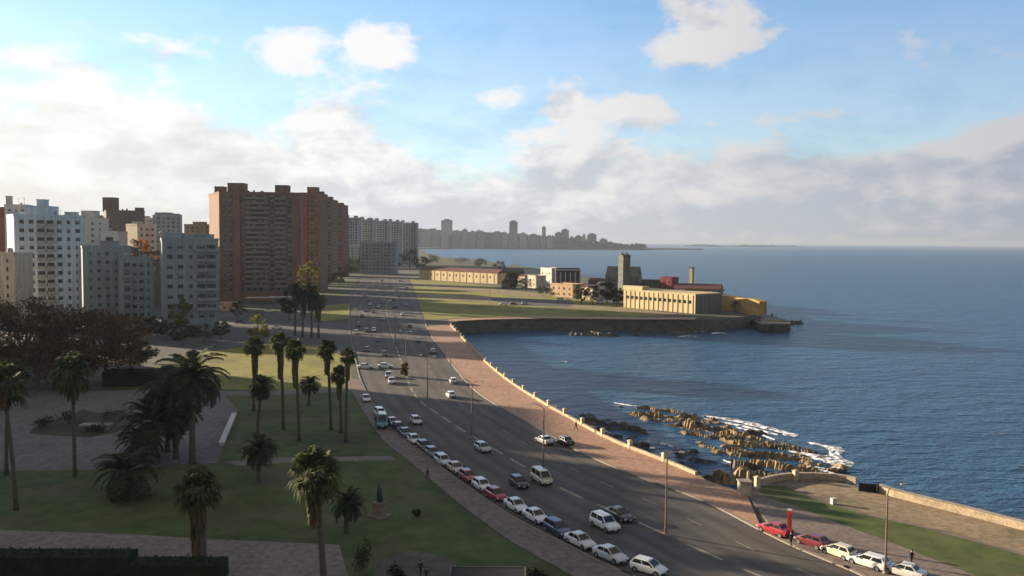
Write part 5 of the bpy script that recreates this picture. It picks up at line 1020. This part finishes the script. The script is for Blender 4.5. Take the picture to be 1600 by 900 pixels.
# ------------------------------------------------------------------ people
def person_mesh(pose, seed=0):
    """one continuous skinned body; joints in metres, facing +X"""
    st = pose; V = [(0, 0, .93)]; E = []; Rr = [(.145, .11)]
    def ad(p, r, par): V.append(p); Rr.append(r if isinstance(r, tuple) else (r, r)); E.append((par, len(V) - 1)); return len(V) - 1
    w = ad((0, 0, 1.1), (.13, .10), 0); ch = ad((.01, 0, 1.3), (.16, .11), w); nk = ad((.0, 0, 1.46), .06, ch); hd0 = ad((.015, 0, 1.56), (.075, .085), nk); hd1 = ad((.015, 0, 1.66), (.08, .095), hd0); ad((0, 0, 1.75), (.05, .06), hd1); ad((.105, 0, 1.61), .018, hd0)
    for s_ in (-1, 1):
        f = st * s_; hp = ad((0, .1 * s_, .88), .092, 0); kn = ad((.2 * f + .02, .11 * s_, .5), .062, hp); an = ad((.42 * f - (.1 if f < 0 else 0), .11 * s_, .09 + (.06 if f < 0 else 0)), .042, kn); ad((.42 * f - (.1 if f < 0 else 0) + .17, .12 * s_, .04 + (.02 if f < 0 else 0)), .04, an)
        sh = ad((.0, .19 * s_, 1.39), .062, ch); el = ad((-.1 * f, .25 * s_, 1.12), .044, sh); wr = ad((-.2 * f + .06, .26 * s_, .88), .03, el); pm_ = ad((-.22 * f + .08, .262 * s_, .80), (.02, .036), wr)
        for k, (o, l) in enumerate(((-.03, .07), (-.01, .085), (.01, .08), (.028, .065))):
            a = ad((-.225 * f + .08 + o, .262 * s_, .76), .0095, pm_); ad((-.225 * f + .085 + o, .255 * s_, .76 - l), .008, a)
        a = ad((-.22 * f + .125, .25 * s_, .81), .011, wr); ad((-.22 * f + .14, .245 * s_, .77), .009, a)
    me = bpy.data.meshes.new('tmp'); me.from_pydata(V, E, []); o = bpy.data.objects.new('tmp', me); COL.objects.link(o)
    md = o.modifiers.new('s', 'SKIN')
    for i, sv in enumerate(me.skin_vertices[0].data): sv.radius = Rr[i]; sv.use_root = (i == 0)
    sd = o.modifiers.new('d', 'SUBSURF'); sd.levels = 1; sd.render_levels = 1
    dg = bpy.context.evaluated_depsgraph_get(); dg.update(); me2 = bpy.data.meshes.new_from_object(o.evaluated_get(dg)); bpy.data.objects.remove(o); bpy.data.meshes.remove(me); me2.name = 'body'
    me2.polygons.foreach_set('use_smooth', [True] * len(me2.polygons)); return me2
BODY = [person_mesh(.55), person_mesh(.9), person_mesh(-.5)]
def person(px, py, z, rz, shirt, legs, label, k=0, sc=1.0, static=False):
    q = G(px, py, z); t = thing('person', label, 'person', (q.x, q.y, z), rz); t.scale = (sc,) * 3; me = BODY[k].copy()
    me.materials.clear(); sm = mat('cloth_%d_%d_%d' % tuple(int(c * 1000) for c in shirt), shirt, .9, .1, 4); lm = mat('cloth_%d_%d_%d' % tuple(int(c * 1000) for c in legs), legs, .9, .1, 4)
    for m_ in (SKIN, sm, lm, TRIM): me.materials.append(m_)
    for p in me.polygons:
        c = p.center; p.material_index = 0 if c.z > 1.47 or (abs(c.y) > .215 and c.z < .87) else 3 if c.z < .1 else 2 if c.z < .95 and abs(c.y) < .215 else 1
    inst(me, 'body', t)
    mb = MB(); mb.lathe([(.096, 1.64), (.104, 1.69), (.085, 1.77), (.03, 1.80)], 10, (-.012, 0, 0)); mb.build('hair', mat('dark_hair', (.03, .02, .015), .8, .1, 8), t)
    mb = MB(); [mb.box((.088, s_ * .035, 1.645), (.014, .022, .014)) for s_ in (-1, 1)]; mb.build('eyes', TRIM, t); return t
person(668, 750, .13, 2.4, (.06, .025, .02), (.02, .02, .025), 'walker in dark reddish top on the pavement beside the parked cars', 0)
person(900, 673, .13, 2.3, (.02, .02, .022), (.02, .02, .025), 'walker in black on the promenade above the two kerbside saloons', 1)
person(1424, 884, .13, 1.9, (.02, .022, .025), (.03, .03, .035), 'walker in dark coat right of the rusty lamp post', 2)
person(657, 901, 0.02, 1.2, (.02, .022, .02), (.03, .03, .035), 'taller dark clad walker at the bottom edge by the lawn', 0)
person(666, 908, 0.02, 1.2, (.02, .02, .02), (.02, .02, .025), 'shorter dark clad walker at the bottom edge beside a taller one', 1, .8)
person(1236, 855, .13, 2.0, (.02, .02, .022), (.02, .02, .022), 'person in black standing between the bright red car and the maroon one', 2)
person(587, 664, .13, 1.0, (.03, .03, .03), (.02, .02, .025), 'person in dark clothes standing beside the teal van', 0)
person(704, 572, .13, 2.0, (.35, .33, .32), (.05, .05, .06), 'walker in a pale top on the shaded promenade', 1)
# statue
q = G(593, 808); BRONZE = mat('bronze_patina', (.05, .075, .065), .5, .3, 2, metal=.4)
t = thing('statue', 'dark bronze standing figure on a brown stone plinth on the lawn', 'statue', (q.x, q.y, 0), 2.5)
mb = MB(); mb.box((0, 0, .15), (2.2, 2.2, .3)); mb.box((0, 0, 1.0), (1.3, 1.3, 1.4), taper=.88); mb.box((0, 0, 1.79), (1.4, 1.4, .18)); mb.build('plinth', mat('plinth_stone', (.2, .15, .11), .9, .3, 1.2), t)
me = person_mesh(.15); me.materials.clear(); me.materials.append(BRONZE); o = inst(me, 'figure', t, (0, 0, 1.9)); o.scale = (1.35,) * 3
mb = MB(); mb.lathe([(.34, .1), (.27, .7), (.2, 1.35), (.17, 1.46)], 14); o = mb.build('cloak', BRONZE, t, True, (-.06, 0, 1.9)); o.scale = (1.25, 1.25, 1.35)
# gulls' eye extras on the promenade: bollard-like stone marker
q = G(1169, 748); mb = MB(); mb.tube([(0, 0, -2), (0, 0, .9), (0, 0, 1.15)], [.22, .2, .1], 8); o = mb.build('marker_post', PILLARSTONE, None, False, (q.x, q.y, 0)); tag(o, 'pale stone marker post rising from the rocks behind the square pillar', 'post')
# ------------------------------------------------------------------ sky, sun, haze
W = bpy.data.worlds.new('World'); SC.world = W; W.use_nodes = True; nt = W.node_tree; N = nt.nodes; L = nt.links; N.clear()
out = N.new('ShaderNodeOutputWorld'); bg = N.new('ShaderNodeBackground'); sky = N.new('ShaderNodeTexSky'); sky.sky_type = 'NISHITA'; sky.sun_disc = False
sky.sun_elevation = SUN_EL; sky.sun_rotation = SUN_AZ; sky.air_density = 1.0; sky.dust_density = .3; sky.ozone_density = 3.5; sky.altitude = 30
L.new(sky.outputs[0], bg.inputs[0]); bg.inputs[1].default_value = SKY_STRENGTH
def M(op, a, b=None, c=None, clamp=False):
    n = N.new('ShaderNodeMath'); n.operation = op; n.use_clamp = clamp
    for i, v in enumerate((a, b, c)):
        if v is None: continue
        if isinstance(v, (int, float)): n.inputs[i].default_value = v
        else: L.new(v, n.inputs[i])
    return n.outputs[0]
tc = N.new('ShaderNodeTexCoord'); sx = N.new('ShaderNodeSeparateXYZ'); L.new(tc.outputs['Generated'], sx.inputs[0])
az = M('ARCTAN2', sx.outputs[0], sx.outputs[1]); el = M('ARCSINE', M('MINIMUM', M('MAXIMUM', sx.outputs[2], -1.0), 1.0))
cb = N.new('ShaderNodeCombineXYZ'); L.new(az, cb.inputs[0]); L.new(el, cb.inputs[1])
def vnoise(scale, detail, rough, stretch, off=(0, 0, 0), dist=0):
    mp = N.new('ShaderNodeMapping'); mp.inputs['Scale'].default_value = stretch; mp.inputs['Location'].default_value = off; L.new(cb.outputs[0], mp.inputs[0])
    n = N.new('ShaderNodeTexNoise'); n.inputs['Scale'].default_value = scale; n.inputs['Detail'].default_value = detail; n.inputs['Roughness'].default_value = rough; n.inputs['Distortion'].default_value = dist; L.new(mp.outputs[0], n.inputs[0]); return n.outputs[0]
def dirpx(px, py):
    d = ray(px, py).normalized(); return atan2(d.x, d.y), math.asin(d.z)
def blob(px, py, rx, ry, amp):
    a, e = dirpx(px, py); mp = N.new('ShaderNodeMapping'); mp.vector_type = 'POINT'; sxx, syy = FPX / rx, FPX / ry
    mp.inputs['Scale'].default_value = (sxx, syy, 0); mp.inputs['Location'].default_value = (-a * sxx, -e * syy, 0); L.new(cb.outputs[0], mp.inputs[0])
    g = N.new('ShaderNodeTexGradient'); g.gradient_type = 'SPHERICAL'; L.new(mp.outputs[0], g.inputs[0]); return M('MULTIPLY', g.outputs['Fac'], amp)
field = None
for b in BLOBS:
    v = blob(*b); field = v if field is None else M('ADD', field, v)
field = M('MINIMUM', field, 1.15)
n1 = vnoise(7, 9, .58, (1, 1.9, 1), (3.1, 1.7, 0), .25); n2 = vnoise(24, 8, .62, (1, 1.6, 1), (1, 5, 0), .3)
f2 = M('ADD', field, M('MULTIPLY', M('SUBTRACT', n1, .5), 2.5)); f2 = M('ADD', f2, M('MULTIPLY', M('SUBTRACT', n2, .5), .8))
# clouds elsewhere (behind and overhead): plain noise
mask = N.new('ShaderNodeMapRange'); mask.interpolation_type = 'SMOOTHSTEP'; L.new(f2, mask.inputs[0]); mask.inputs[1].default_value = .1; mask.inputs[2].default_value = .7
# thin veil whitening the lower sky
veil = N.new('ShaderNodeMapRange'); L.new(el, veil.inputs[0]); veil.inputs[1].default_value = .30; veil.inputs[2].default_value = -.01; veil.inputs[3].default_value = VEIL[0]; veil.inputs[4].default_value = VEIL[1]
# cloud colour: greyer low down and to the right, warm white towards the sun on the left
azt = N.new('ShaderNodeMapRange'); L.new(az, azt.inputs[0]); azt.inputs[1].default_value = -.55; azt.inputs[2].default_value = .55
c1 = N.new('ShaderNodeValToRGB'); L.new(azt.outputs[0], c1.inputs[0]); cr = c1.color_ramp
for i, (p, c) in enumerate(CLOUD_LIT):
    e = cr.elements[i] if i < 2 else cr.elements.new(p); e.position = p; e.color = rgb(c)
c2 = N.new('ShaderNodeValToRGB'); L.new(azt.outputs[0], c2.inputs[0]); cr = c2.color_ramp
for i, (p, c) in enumerate(CLOUD_SHADE):
    e = cr.elements[i] if i < 2 else cr.elements.new(p); e.position = p; e.color = rgb(c)
elt = N.new('ShaderNodeMapRange'); L.new(el, elt.inputs[0]); elt.inputs[1].default_value = .015; elt.inputs[2].default_value = .15
n3 = vnoise(13, 7, .62, (1, 2.6, 1), (7.3, 2.2, 0), .3)
# a cloud is lit where it thins out towards the sun (left and up)
n1o = vnoise(7, 9, .58, (1, 1.9, 1), (3.1 - .022, 1.7 + .034, 0), .25); dsh = M('MULTIPLY', M('SUBTRACT', n1, n1o), 5.2)
sh = M('ADD', M('ADD', elt.outputs[0], dsh), M('MULTIPLY', M('SUBTRACT', n3, .5), 2.4), clamp=True)
mxc = N.new('ShaderNodeMix'); mxc.data_type = 'RGBA'; L.new(sh, mxc.inputs[0]); L.new(c2.outputs[0], mxc.inputs[6]); L.new(c1.outputs[0], mxc.inputs[7])
# overhead and behind the camera: unseen warm grey deck, added to neutralise the blue ambient light
ov = N.new('ShaderNodeMapRange'); ov.interpolation_type = 'SMOOTHSTEP'; L.new(el, ov.inputs[0]); ov.inputs[1].default_value = .36; ov.inputs[2].default_value = .7
bh = N.new('ShaderNodeMapRange'); bh.interpolation_type = 'SMOOTHSTEP'; L.new(M('ABSOLUTE', az), bh.inputs[0]); bh.inputs[1].default_value = 1.25; bh.inputs[2].default_value = 1.9
ovf = M('MAXIMUM', ov.outputs[0], bh.outputs[0])
n4 = N.new('ShaderNodeTexNoise'); n4.inputs['Scale'].default_value = 2.2; n4.inputs['Detail'].default_value = 7; L.new(tc.outputs['Generated'], n4.inputs[0])
n4r = N.new('ShaderNodeMapRange'); L.new(n4.outputs[0], n4r.inputs[0]); n4r.inputs[1].default_value = .38; n4r.inputs[2].default_value = .52
mxo = N.new('ShaderNodeMix'); mxo.data_type = 'RGBA'; L.new(ovf, mxo.inputs[0]); L.new(mxc.outputs[2], mxo.inputs[6]); mxo.inputs[7].default_value = (.37, .325, .27, 1)
cl = N.new('ShaderNodeBackground'); L.new(mxo.outputs[2], cl.inputs[0]); cl.inputs[1].default_value = CLOUD_STRENGTH
fac = M('MAXIMUM', M('MAXIMUM', M('MULTIPLY', mask.outputs[0], .97), veil.outputs[0]), M('MULTIPLY', M('MULTIPLY', ovf, n4r.outputs[0]), .92))
ms = N.new('ShaderNodeMixShader'); L.new(fac, ms.inputs[0]); L.new(bg.outputs[0], ms.inputs[1]); L.new(cl.outputs[0], ms.inputs[2]); L.new(ms.outputs[0], out.inputs[0])
W.cycles.sampling_method = 'MANUAL'; W.cycles.sample_map_resolution = 512

sun = bpy.data.lights.new('sun', 'SUN'); so = bpy.data.objects.new('sun', sun); COL.objects.link(so)
sun.energy = SUN_STRENGTH; sun.angle = radians(.6); sun.color = (1, .80, .57)
sd = Vector((sin(SUN_AZ) * cos(SUN_EL), cos(SUN_AZ) * cos(SUN_EL), sin(SUN_EL))); so.rotation_euler = sd.to_track_quat('Z', 'Y').to_euler()

if HAZE > 0:
    HM = bpy.data.materials.new('haze_air'); HM.use_nodes = True; nt = HM.node_tree; nt.nodes.clear(); o_ = nt.nodes.new('ShaderNodeOutputMaterial'); v = nt.nodes.new('ShaderNodeVolumePrincipled'); v.inputs['Color'].default_value = (.40, .48, .58, 1); v.inputs['Density'].default_value = HAZE; v.inputs['Anisotropy'].default_value = .2; nt.links.new(v.outputs[0], o_.inputs['Volume'])
    mb = MB(); mb.prism([(-31000, -3000), (31000, -3000), (31000, 35000), (-31000, 35000)], SEA - 6, 112); o = mb.build('haze', HM); o['kind'] = 'stuff'

SC.view_settings.view_transform = 'Standard'; SC.view_settings.look = 'None'; SC.view_settings.gamma = 1; SC.view_settings.use_curve_mapping = False; SC.view_settings.exposure = EXPOSURE
SC.cycles.use_denoising = True
try: SC.cycles.denoiser = 'OPENIMAGEDENOISE'
except Exception: pass
SC.cycles.max_bounces = 6; SC.cycles.diffuse_bounces = 2; SC.cycles.glossy_bounces = 3; SC.cycles.transmission_bounces = 2; SC.cycles.transparent_max_bounces = 8; SC.cycles.volume_bounces = 0
SC.cycles.sample_clamp_indirect = 4; SC.cycles.caustics_reflective = False; SC.cycles.caustics_refractive = False
